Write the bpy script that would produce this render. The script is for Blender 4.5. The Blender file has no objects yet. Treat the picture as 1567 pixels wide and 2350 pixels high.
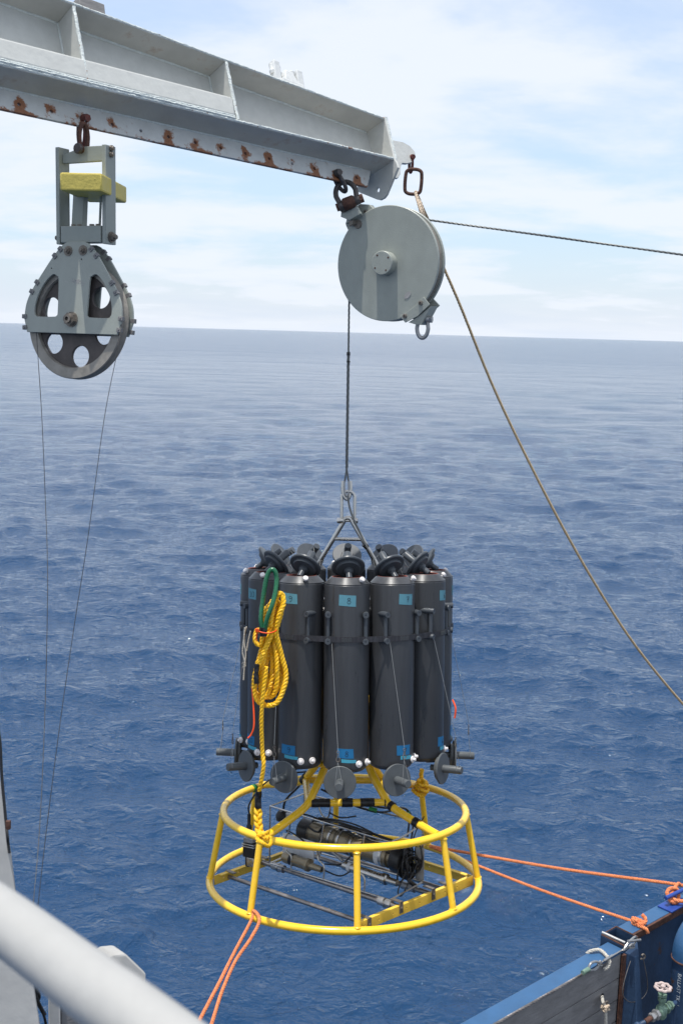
import bpy, bmesh, math, random
import numpy as np
from mathutils import Vector, Matrix
random.seed(7); rng = np.random.default_rng(11)
S = bpy.context.scene; COL = S.collection
R_ = math.radians

# ------------------------------------------------------------------ camera
CAM_H = 8.0; FPX = 2611.0; PITCH = 8.99; ROLL = 1.57
cd = bpy.data.cameras.new('camera'); cam = bpy.data.objects.new('camera', cd); COL.objects.link(cam)
cd.sensor_fit = 'VERTICAL'; cd.sensor_height = 36.0; cd.sensor_width = 24.0
cd.lens = 36.0 * FPX / 2350.0
cd.clip_start = 0.05; cd.clip_end = 60000
cd.dof.use_dof = True; cd.dof.focus_distance = 5.4; cd.dof.aperture_fstop = 8.0
CM = Matrix.Translation((0, 0, CAM_H)) @ Matrix.Rotation(R_(90 - PITCH), 4, 'X') @ Matrix.Rotation(R_(ROLL), 4, 'Z')
cam.matrix_world = CM; S.camera = cam

def at(px, py, d):
    """world point seen at photo pixel (px, py), d metres along the camera axis"""
    return CM @ Vector(((px - 783.5) / FPX * d, -(py - 1175) / FPX * d, -d))
def on_z(px, py, z):
    o = CM.translation; v = at(px, py, 1.0) - o
    return o + v * ((z - o.z) / v.z)
def on_plane(px, py, p, n):
    o = CM.translation; v = at(px, py, 1.0) - o
    return o + v * ((p - o).dot(n) / v.dot(n))

# ------------------------------------------------------------------ light
SUN_EL, SUN_AZ = 80.0, -137.0       # azimuth measured from +x, counter-clockwise
sdir = Vector((math.cos(R_(SUN_AZ)) * math.cos(R_(SUN_EL)), math.sin(R_(SUN_AZ)) * math.cos(R_(SUN_EL)), math.sin(R_(SUN_EL))))
ld = bpy.data.lights.new('sun', 'SUN'); ld.energy = 4.0; ld.angle = R_(0.53); ld.color = (1.0, 0.965, 0.91)
sun = bpy.data.objects.new('sun', ld); COL.objects.link(sun); sun.rotation_euler = sdir.to_track_quat('Z', 'Y').to_euler()
W = bpy.data.worlds.new('World'); S.world = W; W.use_nodes = True
nt = W.node_tree; nt.nodes.clear(); N = nt.nodes.new; L = nt.links.new
out = N('ShaderNodeOutputWorld'); bg = N('ShaderNodeBackground'); sky = N('ShaderNodeTexSky')
sky.sky_type = 'NISHITA'; sky.sun_disc = False; sky.sun_elevation = R_(SUN_EL); sky.sun_rotation = R_(90 - SUN_AZ)
sky.air_density = 1.0; sky.dust_density = 1.5; sky.ozone_density = 1.2
bg.inputs['Strength'].default_value = 0.1
SKY_GAIN = (1.22, 1.62, 1.92)   # brightens the clear-sky colour and shifts it towards blue
tc = N('ShaderNodeTexCoord'); sep = N('ShaderNodeSeparateXYZ'); L(tc.outputs['Generated'], sep.inputs[0])
def mth(op, a, b=None, c=None):
    m = N('ShaderNodeMath'); m.operation = op
    for i, v in enumerate((a, b, c)):
        if v is None: continue
        if isinstance(v, (int, float)): m.inputs[i].default_value = v
        else: L(v, m.inputs[i])
    return m.outputs[0]
zz = mth('ADD', mth('MAXIMUM', sep.outputs['Z'], 0.0), 0.16)
cmb = N('ShaderNodeCombineXYZ'); L(mth('DIVIDE', sep.outputs['X'], zz), cmb.inputs[0]); L(mth('DIVIDE', sep.outputs['Y'], zz), cmb.inputs[1])
def wnoise(scale, detail, rough, off, dist=0.3):
    mp = N('ShaderNodeMapping'); L(cmb.outputs[0], mp.inputs[0]); mp.inputs['Location'].default_value = off
    mp.inputs['Scale'].default_value = (1, 1.25, 1)
    n = N('ShaderNodeTexNoise'); n.inputs['Scale'].default_value = scale; n.inputs['Detail'].default_value = detail
    n.inputs['Roughness'].default_value = rough; n.inputs['Distortion'].default_value = dist; L(mp.outputs[0], n.inputs['Vector']); return n.outputs[0]
n1 = wnoise(1.15, 6, 0.5, CLOUD_OFF if 'CLOUD_OFF' in globals() else (3.0, 0.4, 0)); n2 = wnoise(3.0, 7, 0.6, (0, 5, 1))
nn = mth('ADD', mth('MULTIPLY', n1, 0.75), mth('MULTIPLY', n2, 0.25))
cr = N('ShaderNodeMapRange'); cr.inputs[1].default_value = 0.38; cr.inputs[2].default_value = 0.58
cr.inputs[3].default_value = 0.50; cr.inputs[4].default_value = 0.95; cr.interpolation_type = 'SMOOTHSTEP'; L(nn, cr.inputs[0])
hz = mth('MULTIPLY', mth('POWER', mth('SUBTRACT', 1.0, mth('MINIMUM', mth('MAXIMUM', sep.outputs['Z'], 0.0), 1.0)), 7.0), 0.97)   # haze thickens towards the horizon
mix = N('ShaderNodeMix'); mix.data_type = 'RGBA'; L(mth('MAXIMUM', cr.outputs[0], hz), mix.inputs['Factor']); gn = N('ShaderNodeVectorMath'); gn.operation = 'MULTIPLY'; L(sky.outputs[0], gn.inputs[0]); gn.inputs[1].default_value = SKY_GAIN; L(gn.outputs[0], mix.inputs['A'])
cc = N('ShaderNodeMix'); cc.data_type = 'RGBA'; L(mth('MULTIPLY', mth('SUBTRACT', 1.0, cr.outputs[0]), hz), cc.inputs['Factor']); cc.inputs['A'].default_value = (8.25, 8.75, 9.6, 1); cc.inputs['B'].default_value = (6.9, 7.8, 9.3, 1); L(cc.outputs['Result'], mix.inputs['B'])
L(mix.outputs['Result'], bg.inputs['Color']); L(bg.outputs[0], out.inputs[0])
S.view_settings.view_transform = 'Standard'; S.view_settings.look = 'None'; S.view_settings.gamma = 1.0
S.view_settings.exposure = 0.12; S.view_settings.use_curve_mapping = False

# ------------------------------------------------------------------ materials
def mat(name, col, rough=0.5, metal=0.0, var=0.12, scale=18.0, bump=0.0, bscale=60.0, spots=None, spot_amt=0.0, spot_scale=14.0, coat=0.0, stretch=(1,1,1), ior=1.45, soft=0.035, rnd=0.0):
    m = bpy.data.materials.new(name); m.use_nodes = True; t = m.node_tree; ns = t.nodes; lk = t.links.new
    b = ns['Principled BSDF']; b.inputs['Roughness'].default_value = rough; b.inputs['Metallic'].default_value = metal
    b.inputs['IOR'].default_value = ior
    if coat: b.inputs['Coat Weight'].default_value = coat; b.inputs['Coat Roughness'].default_value = 0.12
    c = ns.new('ShaderNodeTexCoord'); mp = ns.new('ShaderNodeMapping'); mp.inputs['Scale'].default_value = stretch; lk(c.outputs['Object'], mp.inputs[0])
    n = ns.new('ShaderNodeTexNoise'); n.inputs['Scale'].default_value = scale; n.inputs['Detail'].default_value = 6; n.inputs['Roughness'].default_value = 0.62; lk(mp.outputs[0], n.inputs['Vector'])
    rp = ns.new('ShaderNodeValToRGB'); lk(n.outputs[0], rp.inputs[0])
    rp.color_ramp.elements[0].position = 0.3; rp.color_ramp.elements[1].position = 0.7
    rp.color_ramp.elements[0].color = (*[x * (1 - var) for x in col], 1); rp.color_ramp.elements[1].color = (*[min(1, x * (1 + var)) for x in col], 1)
    o = rp.outputs[0]
    rr = ns.new('ShaderNodeMapRange'); lk(n.outputs[0], rr.inputs[0]); rr.inputs[1].default_value = .3; rr.inputs[2].default_value = .7
    rr.inputs[3].default_value = max(0.03, rough - 0.08); rr.inputs[4].default_value = min(1, rough + 0.1); lk(rr.outputs[0], b.inputs['Roughness'])
    if spots:
        n2 = ns.new('ShaderNodeTexNoise'); n2.inputs['Scale'].default_value = spot_scale; n2.inputs['Detail'].default_value = 10; n2.inputs['Roughness'].default_value = 0.72; lk(c.outputs['Object'], n2.inputs['Vector'])
        r2 = ns.new('ShaderNodeMapRange'); lk(n2.outputs[0], r2.inputs[0]); th = 0.72 - spot_amt * 0.3
        r2.inputs[1].default_value = th; r2.inputs[2].default_value = th + soft; m['spot'] = r2.name
        mx = ns.new('ShaderNodeMix'); mx.data_type = 'RGBA'; lk(r2.outputs[0], mx.inputs['Factor']); lk(o, mx.inputs['A'])
        n3 = ns.new('ShaderNodeTexNoise'); n3.inputs['Scale'].default_value = 120; lk(c.outputs['Object'], n3.inputs['Vector'])
        r3 = ns.new('ShaderNodeValToRGB'); lk(n3.outputs[0], r3.inputs[0]); r3.color_ramp.elements[0].color = (*[x * 0.45 for x in spots], 1); r3.color_ramp.elements[1].color = (*[min(1, x * 1.5) for x in spots], 1)
        lk(r3.outputs[0], mx.inputs['B']); o = mx.outputs['Result']
    if rnd:
        oi = ns.new('ShaderNodeObjectInfo'); mr_ = ns.new('ShaderNodeMapRange'); lk(oi.outputs['Random'], mr_.inputs[0]); mr_.inputs[3].default_value = 1 - rnd; mr_.inputs[4].default_value = 1 + rnd
        vm = ns.new('ShaderNodeVectorMath'); vm.operation = 'SCALE'; lk(o, vm.inputs[0]); lk(mr_.outputs[0], vm.inputs['Scale']); o = vm.outputs[0]
    lk(o, b.inputs['Base Color'])
    if bump:
        nb = ns.new('ShaderNodeTexNoise'); nb.inputs['Scale'].default_value = bscale; nb.inputs['Detail'].default_value = 5; lk(mp.outputs[0], nb.inputs['Vector'])
        bp = ns.new('ShaderNodeBump'); bp.inputs['Strength'].default_value = bump; bp.inputs['Distance'].default_value = 0.004; lk(nb.outputs[0], bp.inputs['Height']); lk(bp.outputs[0], b.inputs['Normal'])
    return m
RUST = (0.20, 0.075, 0.03)
M = {}
M['paint'] = mat('grey_green_paint', (0.53, 0.535, 0.505), 0.42, var=0.07, bump=0.35, bscale=45, spots=(0.33, 0.22, 0.15), spot_amt=0.16, spot_scale=9, soft=.12)
M['paint_weld'] = mat('thick_weld_paint', (0.60, 0.64, 0.62), 0.45, var=0.12, scale=60, bump=1.0, bscale=110)
M['paint_edge'] = mat('chipped_edge_paint', (0.60, 0.64, 0.62), 0.45, var=0.12, scale=60, bump=1.0, bscale=110, spots=RUST, spot_amt=0.42, spot_scale=25)
M['paint_under'] = mat('stained_grey_paint', (0.53, 0.52, 0.475), 0.5, var=0.14, scale=5, bump=0.3, spots=(0.34, 0.21, 0.13), spot_amt=0.52, spot_scale=5, soft=.2)
M['block_paint'] = mat('block_grey_paint', (0.325, 0.345, 0.31), 0.38, var=0.07, scale=7, stretch=(2, 2, 1.2), bump=0.2, bscale=120, spots=(0.2, 0.13, 0.09), spot_amt=0.09, spot_scale=46)
M['frame_paint'] = mat('sheave_frame_paint', (0.30, 0.325, 0.295), 0.4, var=0.06, bump=0.15, spots=(0.2, 0.13, 0.09), spot_amt=0.06, spot_scale=30)
M['sheave_steel'] = mat('worn_sheave_steel', (0.085, 0.072, 0.066), 0.6, var=0.35, scale=14, bump=0.4)
M['rim_steel'] = mat('sheave_rim_steel', (0.27, 0.25, 0.22), 0.5, metal=0.3, var=0.25, scale=20, bump=0.3)
M['rust'] = mat('rusty_iron', (0.085, 0.038, 0.026), 0.75, var=0.5, scale=40, bump=0.9, bscale=90)
M['rust_red'] = mat('red_oxide_iron', (0.12, 0.035, 0.028), 0.65, var=0.5, scale=40, bump=0.7, bscale=90)
M['dark_iron'] = mat('dark_shackle_iron', (0.085, 0.075, 0.072), 0.55, metal=0.3, var=0.4, scale=50, bump=0.6, bscale=90)
M['galv'] = mat('galvanised_steel', (0.34, 0.34, 0.34), 0.42, metal=0.7, var=0.2, scale=40, bump=0.3)
M['stainless'] = mat('stainless_steel', (0.50, 0.48, 0.45), 0.27, metal=1.0, var=0.12, scale=30)
M['bolt'] = mat('dull_bolt_steel', (0.20, 0.175, 0.15), 0.5, metal=0.5, var=0.3, scale=60, bump=0.3)
M['steel_pipe'] = mat('brownish_steel_pipe', (0.30, 0.27, 0.25), 0.35, metal=0.85, var=0.35, scale=25, spots=(0.13, 0.05, 0.035), spot_amt=0.3, spot_scale=18)
M['wire'] = mat('steel_wire', (0.16, 0.165, 0.16), 0.5, metal=0.5, var=0.2, scale=200)
M['fine_wire'] = mat('fine_grey_wire', (0.35, 0.35, 0.34), 0.4, metal=0.6)
M['weight_yellow'] = mat('chipped_yellow_paint', (0.62, 0.50, 0.115), 0.55, var=0.08, bump=0.5, spots=(0.10, 0.075, 0.03), spot_amt=0.2, spot_scale=30)
M['yellow'] = mat('glossy_yellow_paint', (0.95, 0.585, 0.028), 0.28, var=0.05, bump=0.12, coat=0.4, spots=(0.24, 0.13, 0.05), spot_amt=0.13, spot_scale=34, soft=.04)
M['yellow_bar'] = mat('scuffed_yellow_bar', (0.88, 0.57, 0.07), 0.42, var=0.08, bump=0.25, spots=(0.22, 0.09, 0.03), spot_amt=0.10, spot_scale=26)
M['pvc'] = mat('dark_grey_pvc', (0.050, 0.052, 0.056), 0.33, var=0.16, scale=5, stretch=(6, 6, 0.6), bump=0.03, spots=(0.12, 0.12, 0.12), spot_amt=0.05, spot_scale=30, soft=0.14, rnd=0.12)
M['pvc_lid'] = mat('dark_grey_pvc_lid', (0.058, 0.066, 0.076), 0.34, var=0.1, scale=30)
M['pvc_cap'] = mat('mid_grey_pvc_cap', (0.088, 0.096, 0.10), 0.45, var=0.12, scale=22)
M['inside_shade'] = mat('bottle_inside_shade', (0.012, 0.012, 0.014), 0.6)
M['seal'] = mat('red_brown_seal', (0.26, 0.07, 0.05), 0.5)
M['band'] = mat('woven_dark_strap', (0.030, 0.030, 0.036), 0.6, var=0.5, scale=150, stretch=(1, 1, 0.1), bump=0.8, bscale=200)
M['tape_teal'] = mat('faded_teal_tape', (0.10, 0.27, 0.33), 0.6, var=0.06, bump=0.2)
M['tape_blue'] = mat('blue_tape', (0.012, 0.15, 0.33), 0.55, var=0.08, bump=0.2)
M['tape_cyan'] = mat('cyan_strip_tape', (0.06, 0.34, 0.46), 0.55, var=0.1)
M['ink_hole_shade'] = mat('marker_ink_and_hole_shade', (0.012, 0.014, 0.02), 0.7)
M['white_plastic'] = mat('white_nylon', (0.74, 0.70, 0.68), 0.4, var=0.05)
M['black_tape'] = mat('black_tape', (0.010, 0.010, 0.012), 0.35, var=0.3, bump=0.8, bscale=50)
M['green_tape'] = mat('green_tape', (0.02, 0.22, 0.05), 0.5)
M['rubber'] = mat('black_rubber_cable', (0.012, 0.012, 0.013), 0.4)
M['hose'] = mat('green_garden_hose', (0.006, 0.115, 0.045), 0.28, var=0.25, scale=120, bump=0.4, bscale=220, coat=0.3)
M['yrope'] = mat('yellow_plastic_rope', (0.88, 0.50, 0.015), 0.36, var=0.14, scale=80, bump=0.5, bscale=260)
M['orope'] = mat('orange_braided_rope', (0.86, 0.24, 0.095), 0.65, var=0.42, scale=110, bump=1.0, bscale=300)
M['ziptie'] = mat('orange_zip_tie', (0.85, 0.085, 0.01), 0.4)
M['brown_rope'] = mat('weathered_brown_rope', (0.50, 0.37, 0.215), 0.8, var=0.4, scale=160, bump=1.0, bscale=250)
M['beige_rope'] = mat('pale_beige_rope', (0.62, 0.50, 0.38), 0.8, var=0.25, scale=160, bump=1.0, bscale=250)
M['white_cord'] = mat('dirty_white_cord', (0.52, 0.49, 0.43), 0.85, var=0.25, scale=160, bump=1.0, bscale=250)
M['titanium'] = mat('olive_titanium_housing', (0.27, 0.225, 0.155), 0.34, metal=0.65, var=0.15, scale=8, stretch=(1, 6, 6))
M['white_panel'] = mat('white_mount_plate', (0.58, 0.60, 0.62), 0.45)
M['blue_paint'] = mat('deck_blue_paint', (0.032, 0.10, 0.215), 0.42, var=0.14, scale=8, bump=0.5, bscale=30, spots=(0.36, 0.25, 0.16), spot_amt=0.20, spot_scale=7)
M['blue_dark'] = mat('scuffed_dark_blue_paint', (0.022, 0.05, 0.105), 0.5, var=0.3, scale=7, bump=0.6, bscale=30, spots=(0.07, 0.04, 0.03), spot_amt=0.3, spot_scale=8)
M['blue_bright'] = mat('bright_blue_cleat_paint', (0.02, 0.06, 0.28), 0.35, var=0.1, bump=0.3)
M['board'] = mat('grey_scuffed_board', (0.19, 0.185, 0.185), 0.62, var=0.2, scale=9, stretch=(1, 1, 3), bump=0.7, bscale=35, spots=(0.05, 0.07, 0.12), spot_amt=0.22, spot_scale=6)
M['deck'] = mat('dark_deck_paint', (0.045, 0.05, 0.06), 0.6, var=0.3, scale=4, bump=0.5, spots=RUST, spot_amt=0.2, spot_scale=5)
M['rail'] = mat('light_grey_rail_paint', (0.39, 0.385, 0.37), 0.4, var=0.08, scale=10, bump=0.3, bscale=30, spots=(0.30, 0.24, 0.19), spot_amt=0.05, spot_scale=16, soft=.08)
M['bronze'] = mat('green_bronze', (0.17, 0.26, 0.20), 0.5, metal=0.4, var=0.3, scale=60, bump=0.4)
M['wheel_paint'] = mat('pale_pink_handwheel', (0.46, 0.37, 0.345), 0.6, var=0.2, scale=60, bump=0.5)
M['tan_knot'] = mat('tan_knot', (0.50, 0.40, 0.30), 0.8, var=0.2, scale=90, bump=0.8)
M['white_fit'] = mat('white_painted_fitting', (0.62, 0.63, 0.62), 0.45, var=0.08, bump=0.6)
M['lettering'] = mat('white_lettering', (0.50, 0.55, 0.58), 0.6)
M['bare_plate'] = mat('worn_silver_plate', (0.42, 0.40, 0.38), 0.45, metal=0.5, var=0.2)
# hole row plate: rust collects round the holes
def hole_rust(m, pitch, amt=0.10):
    t = m.node_tree; ns = t.nodes; lk = t.links.new; r2 = ns[m['spot']]
    c = ns.new('ShaderNodeTexCoord'); s = ns.new('ShaderNodeSeparateXYZ'); lk(c.outputs['Object'], s.inputs[0])
    def q(op, a, b=None):
        k = ns.new('ShaderNodeMath'); k.operation = op
        for i, v in enumerate((a, b)):
            if v is None: continue
            if isinstance(v, (int, float)): k.inputs[i].default_value = v
            else: lk(v, k.inputs[i])
        return k.outputs[0]
    xx = q('PINGPONG', q('ADD', s.outputs['X'], 40 * pitch), pitch / 2.0)
    d = q('SQRT', q('ADD', q('POWER', xx, 2), q('POWER', q('MULTIPLY', s.outputs['Z'], 0.9), 2)))
    low = q('MULTIPLY', q('SUBTRACT', -0.018, s.outputs['Z']), 13.0)
    big = ns.new('ShaderNodeTexNoise'); big.inputs['Scale'].default_value = 4.3; lk(c.outputs['Object'], big.inputs['Vector'])
    near = q('MULTIPLY', q('MAXIMUM', q('SUBTRACT', 0.040, d), 0.0), 12.0)
    tot = q('ADD', near, q('MAXIMUM', low, 0.0))
    tot = q('MULTIPLY', tot, q('MAXIMUM', q('MULTIPLY', q('SUBTRACT', big.outputs[0], 0.36), 5.5), 0.15))
    src = r2.inputs[0].links[0].from_socket
    lk(q('ADD', src, tot), r2.inputs[0])
HP = 0.1349
M['hole_plate'] = mat('rust_spotted_hole_plate', (0.55, 0.555, 0.53), 0.45, var=0.08, bump=0.35, spots=(0.27, 0.115, 0.055), spot_amt=0.36, spot_scale=30, soft=0.09)
hole_rust(M['hole_plate'], HP)

# ------------------------------------------------------------------ mesh builder
class MB:
    def __init__(s): s.v = []; s.f = []
    def add(s, vs, fs):
        o = len(s.v); s.v += [tuple(v) for v in vs]; s.f += [tuple(i + o for i in f) for f in fs]; return s
    def box(s, lo, hi, m=None):
        x0, y0, z0 = lo; x1, y1, z1 = hi
        vs = [Vector(p) for p in ((x0,y0,z0),(x1,y0,z0),(x1,y1,z0),(x0,y1,z0),(x0,y0,z1),(x1,y0,z1),(x1,y1,z1),(x0,y1,z1))]
        if m: vs = [m @ v for v in vs]
        return s.add(vs, [(0,3,2,1),(4,5,6,7),(0,1,5,4),(1,2,6,5),(2,3,7,6),(3,0,4,7)])
    def cyl(s, p0, p1, r0, r1=None, n=20, caps=True):
        p0, p1 = Vector(p0), Vector(p1); r1 = r0 if r1 is None else r1
        a = (p1 - p0).normalized(); u = a.orthogonal().normalized(); w = a.cross(u)
        vs = []
        for p, r in ((p0, r0), (p1, r1)):
            for i in range(n):
                t = 2 * math.pi * i / n; vs.append(p + (u * math.cos(t) + w * math.sin(t)) * r)
        fs = [(i, (i + 1) % n, n + (i + 1) % n, n + i) for i in range(n)]
        if caps: fs += [tuple(reversed(range(n))), tuple(range(n, 2 * n))]
        return s.add(vs, fs)
    def lathe(s, prof, o=(0,0,0), axis=(0,0,1), n=32, caps=True):
        o = Vector(o); a = Vector(axis).normalized(); u = a.orthogonal().normalized(); w = a.cross(u); vs = []; k = len(prof)
        for r, z in prof:
            for i in range(n):
                t = 2 * math.pi * i / n; vs.append(o + a * z + (u * math.cos(t) + w * math.sin(t)) * max(r, 1e-5))
        fs = []
        for j in range(k - 1):
            for i in range(n):
                i2 = (i + 1) % n; fs.append((j*n+i, j*n+i2, (j+1)*n+i2, (j+1)*n+i))
        if caps: fs += [tuple(reversed(range(n))), tuple(range((k-1)*n, k*n))]
        return s.add(vs, fs)
    def tube(s, pts, r, n=10, closed=False, caps=True):
        pts = [Vector(p) for p in pts]; k = len(pts)
        rad = r if callable(r) else (lambda i: r)
        tang = []
        for i in range(k):
            if closed: t = pts[(i+1) % k] - pts[i-1]
            else: t = pts[min(i+1, k-1)] - pts[max(i-1, 0)]
            tang.append(t.normalized())
        u = tang[0].orthogonal().normalized(); fr = []
        for i in range(k):
            if i: 
                ax = tang[i-1].cross(tang[i])
                if ax.length > 1e-9: u = Matrix.Rotation(tang[i-1].angle(tang[i]), 3, ax.normalized()) @ u
            u = (u - tang[i] * u.dot(tang[i])).normalized(); fr.append(u.copy())
        tw = 0
        if closed:
            ax = tang[-1].cross(tang[0]); ue = fr[-1].copy()
            if ax.length > 1e-9: ue = Matrix.Rotation(tang[-1].angle(tang[0]), 3, ax.normalized()) @ ue
            w0 = tang[0].cross(fr[0]); tw = math.atan2(ue.dot(w0), ue.dot(fr[0]))
        vs = []
        for i in range(k):
            w = tang[i].cross(fr[i]); off = -tw * i / k
            for j in range(n):
                t = 2 * math.pi * j / n + off; vs.append(pts[i] + (fr[i] * math.cos(t) + w * math.sin(t)) * rad(i))
        fs = []
        for i in range(k if closed else k - 1):
            i2 = (i + 1) % k
            for j in range(n):
                j2 = (j + 1) % n; fs.append((i*n+j, i*n+j2, i2*n+j2, i2*n+j))
        if caps and not closed: fs += [tuple(reversed(range(n))), tuple(range((k-1)*n, k*n))]
        return s.add(vs, fs)
    def rope(s, pts, R, pitch=None, step=None, strands=3, n=6):
        pitch = pitch or R * 7; step = step or pitch / 9
        pts = resample(pts, step); k = len(pts); fr = frames(pts)
        for q in range(strands):
            ph = 2 * math.pi * q / strands; path = []
            for i in range(k):
                a = ph + 2 * math.pi * i * step / pitch; t, u, w = fr[i]
                path.append(pts[i] + (u * math.cos(a) + w * math.sin(a)) * R * 0.47)
            s.tube(path, R * 0.56, n)
        return s
    def hexa(s, p, a, r, h, n=6): return s.cyl(p, Vector(p) + Vector(a).normalized() * h, r, n=n)
    def prism(s, poly, d0, d1, m):
        """polygon in local (x,z), extruded along local y from d0 to d1"""
        k = len(poly)
        ar = sum(poly[i][0]*poly[(i+1)%k][1]-poly[(i+1)%k][0]*poly[i][1] for i in range(k))
        if ar < 0: poly = poly[::-1]
        vs = [m @ Vector((x, d0, z)) for x, z in poly] + [m @ Vector((x, d1, z)) for x, z in poly]
        fs = [tuple(range(k)), tuple(reversed(range(k, 2*k)))] + [((i+1)%k, i, k+i, k+(i+1)%k) for i in range(k)]
        return s.add(vs, fs)
    def build(s, name, m, parent=None, mw=None, bevel=0, angle=38, label=None, kind=None, smooth=True):
        me = bpy.data.meshes.new(name); me.from_pydata(s.v, [], s.f); me.validate()
        bm = bmesh.new(); bm.from_mesh(me)
        bmesh.ops.recalc_face_normals(bm, faces=bm.faces)
        if bevel:
            angle = min(angle, 20)
            es = [e for e in bm.edges if len(e.link_faces) == 2 and e.calc_face_angle(0) > R_(30)]
            bmesh.ops.bevel(bm, geom=es, offset=bevel, segments=2, affect='EDGES', profile=0.5, clamp_overlap=True)
        bm.to_mesh(me); bm.free()
        return finish(name, me, m, parent, mw, angle, label, kind, smooth)
def finish(name, me, m, parent=None, mw=None, angle=38, label=None, kind=None, smooth=True):
    if isinstance(m, str): m = M[m]
    me.materials.clear(); me.materials.append(m)
    if smooth:
        me.polygons.foreach_set('use_smooth', [True] * len(me.polygons)); me.set_sharp_from_angle(angle=R_(angle))
    o = bpy.data.objects.new(name, me); COL.objects.link(o)
    if parent: o.parent = parent
    if mw is not None:
        if parent: o.matrix_local = mw
        else: o.matrix_world = mw
    if label: o['label'] = label
    if kind: o['kind'] = kind
    return o
def resample(pts, step):
    pts = [Vector(p) for p in pts]; out = [pts[0].copy()]; acc = 0.0
    for a, b in zip(pts, pts[1:]):
        L_ = (b - a).length
        if L_ < 1e-9: continue
        t = step - acc
        while t <= L_: out.append(a + (b - a) * (t / L_)); t += step
        acc = L_ - (t - step)
    return out
def frames(pts):
    k = len(pts); res = []; u = None; pt_ = None
    for i in range(k):
        t = (pts[min(i+1, k-1)] - pts[max(i-1, 0)]).normalized()
        if u is None: u = t.orthogonal().normalized()
        else:
            ax = pt_.cross(t)
            if ax.length > 1e-9: u = Matrix.Rotation(pt_.angle(t), 3, ax.normalized()) @ u
        u = (u - t * u.dot(t)).normalized(); res.append((t, u.copy(), t.cross(u))); pt_ = t
    return res
def spline(ctrl, n=12, closed=False):
    c = [Vector(p) for p in ctrl]; k = len(c); out = []
    rngk = k if closed else k - 1
    for i in range(rngk):
        if closed: p0, p1, p2, p3 = c[i-1], c[i], c[(i+1)%k], c[(i+2)%k]
        else: p0, p1, p2, p3 = c[max(i-1,0)], c[i], c[i+1], c[min(i+2,k-1)]
        for j in range(n):
            t = j / n; out.append(0.5 * ((2*p1) + (p2-p0)*t + (2*p0-5*p1+4*p2-p3)*t*t + (3*p1-p0-3*p2+p3)*t**3))
    if not closed: out.append(c[-1])
    return out
def plate(name, outline, holes, thick, m, parent, mw, bevel=0.0008, centre=True, label=None):
    """flat plate in local x,z with true holes; thickness along local y"""
    cu = bpy.data.curves.new('c', 'CURVE'); cu.dimensions = '2D'; cu.fill_mode = 'BOTH'; cu.extrude = thick / 2 - bevel; cu.bevel_depth = bevel; cu.bevel_resolution = 0
    for poly in [outline] + holes:
        sp = cu.splines.new('POLY'); sp.points.add(len(poly) - 1); sp.use_cyclic_u = True
        for q, (x, z) in zip(sp.points, poly): q.co = (x, z, 0, 1)
    ob = bpy.data.objects.new('c', cu); COL.objects.link(ob)
    dg = bpy.context.evaluated_depsgraph_get(); me = bpy.data.meshes.new_from_object(ob.evaluated_get(dg))
    bpy.data.objects.remove(ob); bpy.data.curves.remove(cu)
    me.transform(Matrix.Rotation(math.pi / 2, 4, 'X'))
    me.name = name
    return finish(name, me, m, parent, mw, 30, label)
def circ(x, z, r, n=20): return [(x + r * math.cos(2*math.pi*i/n), z + r * math.sin(2*math.pi*i/n)) for i in range(n)]
def thing(name, label, cat, mw=None, group=None):
    o = bpy.data.objects.new(name, None); o.empty_display_size = 0.1; COL.objects.link(o)
    if mw is not None: o.matrix_world = mw
    tag(o, label, cat, group); return o
def tag(o, label, cat, group=None):
    o['label'] = label; o['category'] = cat
    if group: o['group'] = group
    return o
def frame_m(o, x, y, z): 
    m = Matrix.Identity(4)
    for i, c in enumerate((x, y, z)):
        for j in range(3): m[j][i] = c[j]
    m.translation = o; return m
T = Matrix.Translation
def RX(a): return Matrix.Rotation(R_(a), 4, 'X')
def RY(a): return Matrix.Rotation(R_(a), 4, 'Y')
def RZ(a): return Matrix.Rotation(R_(a), 4, 'Z')

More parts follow.
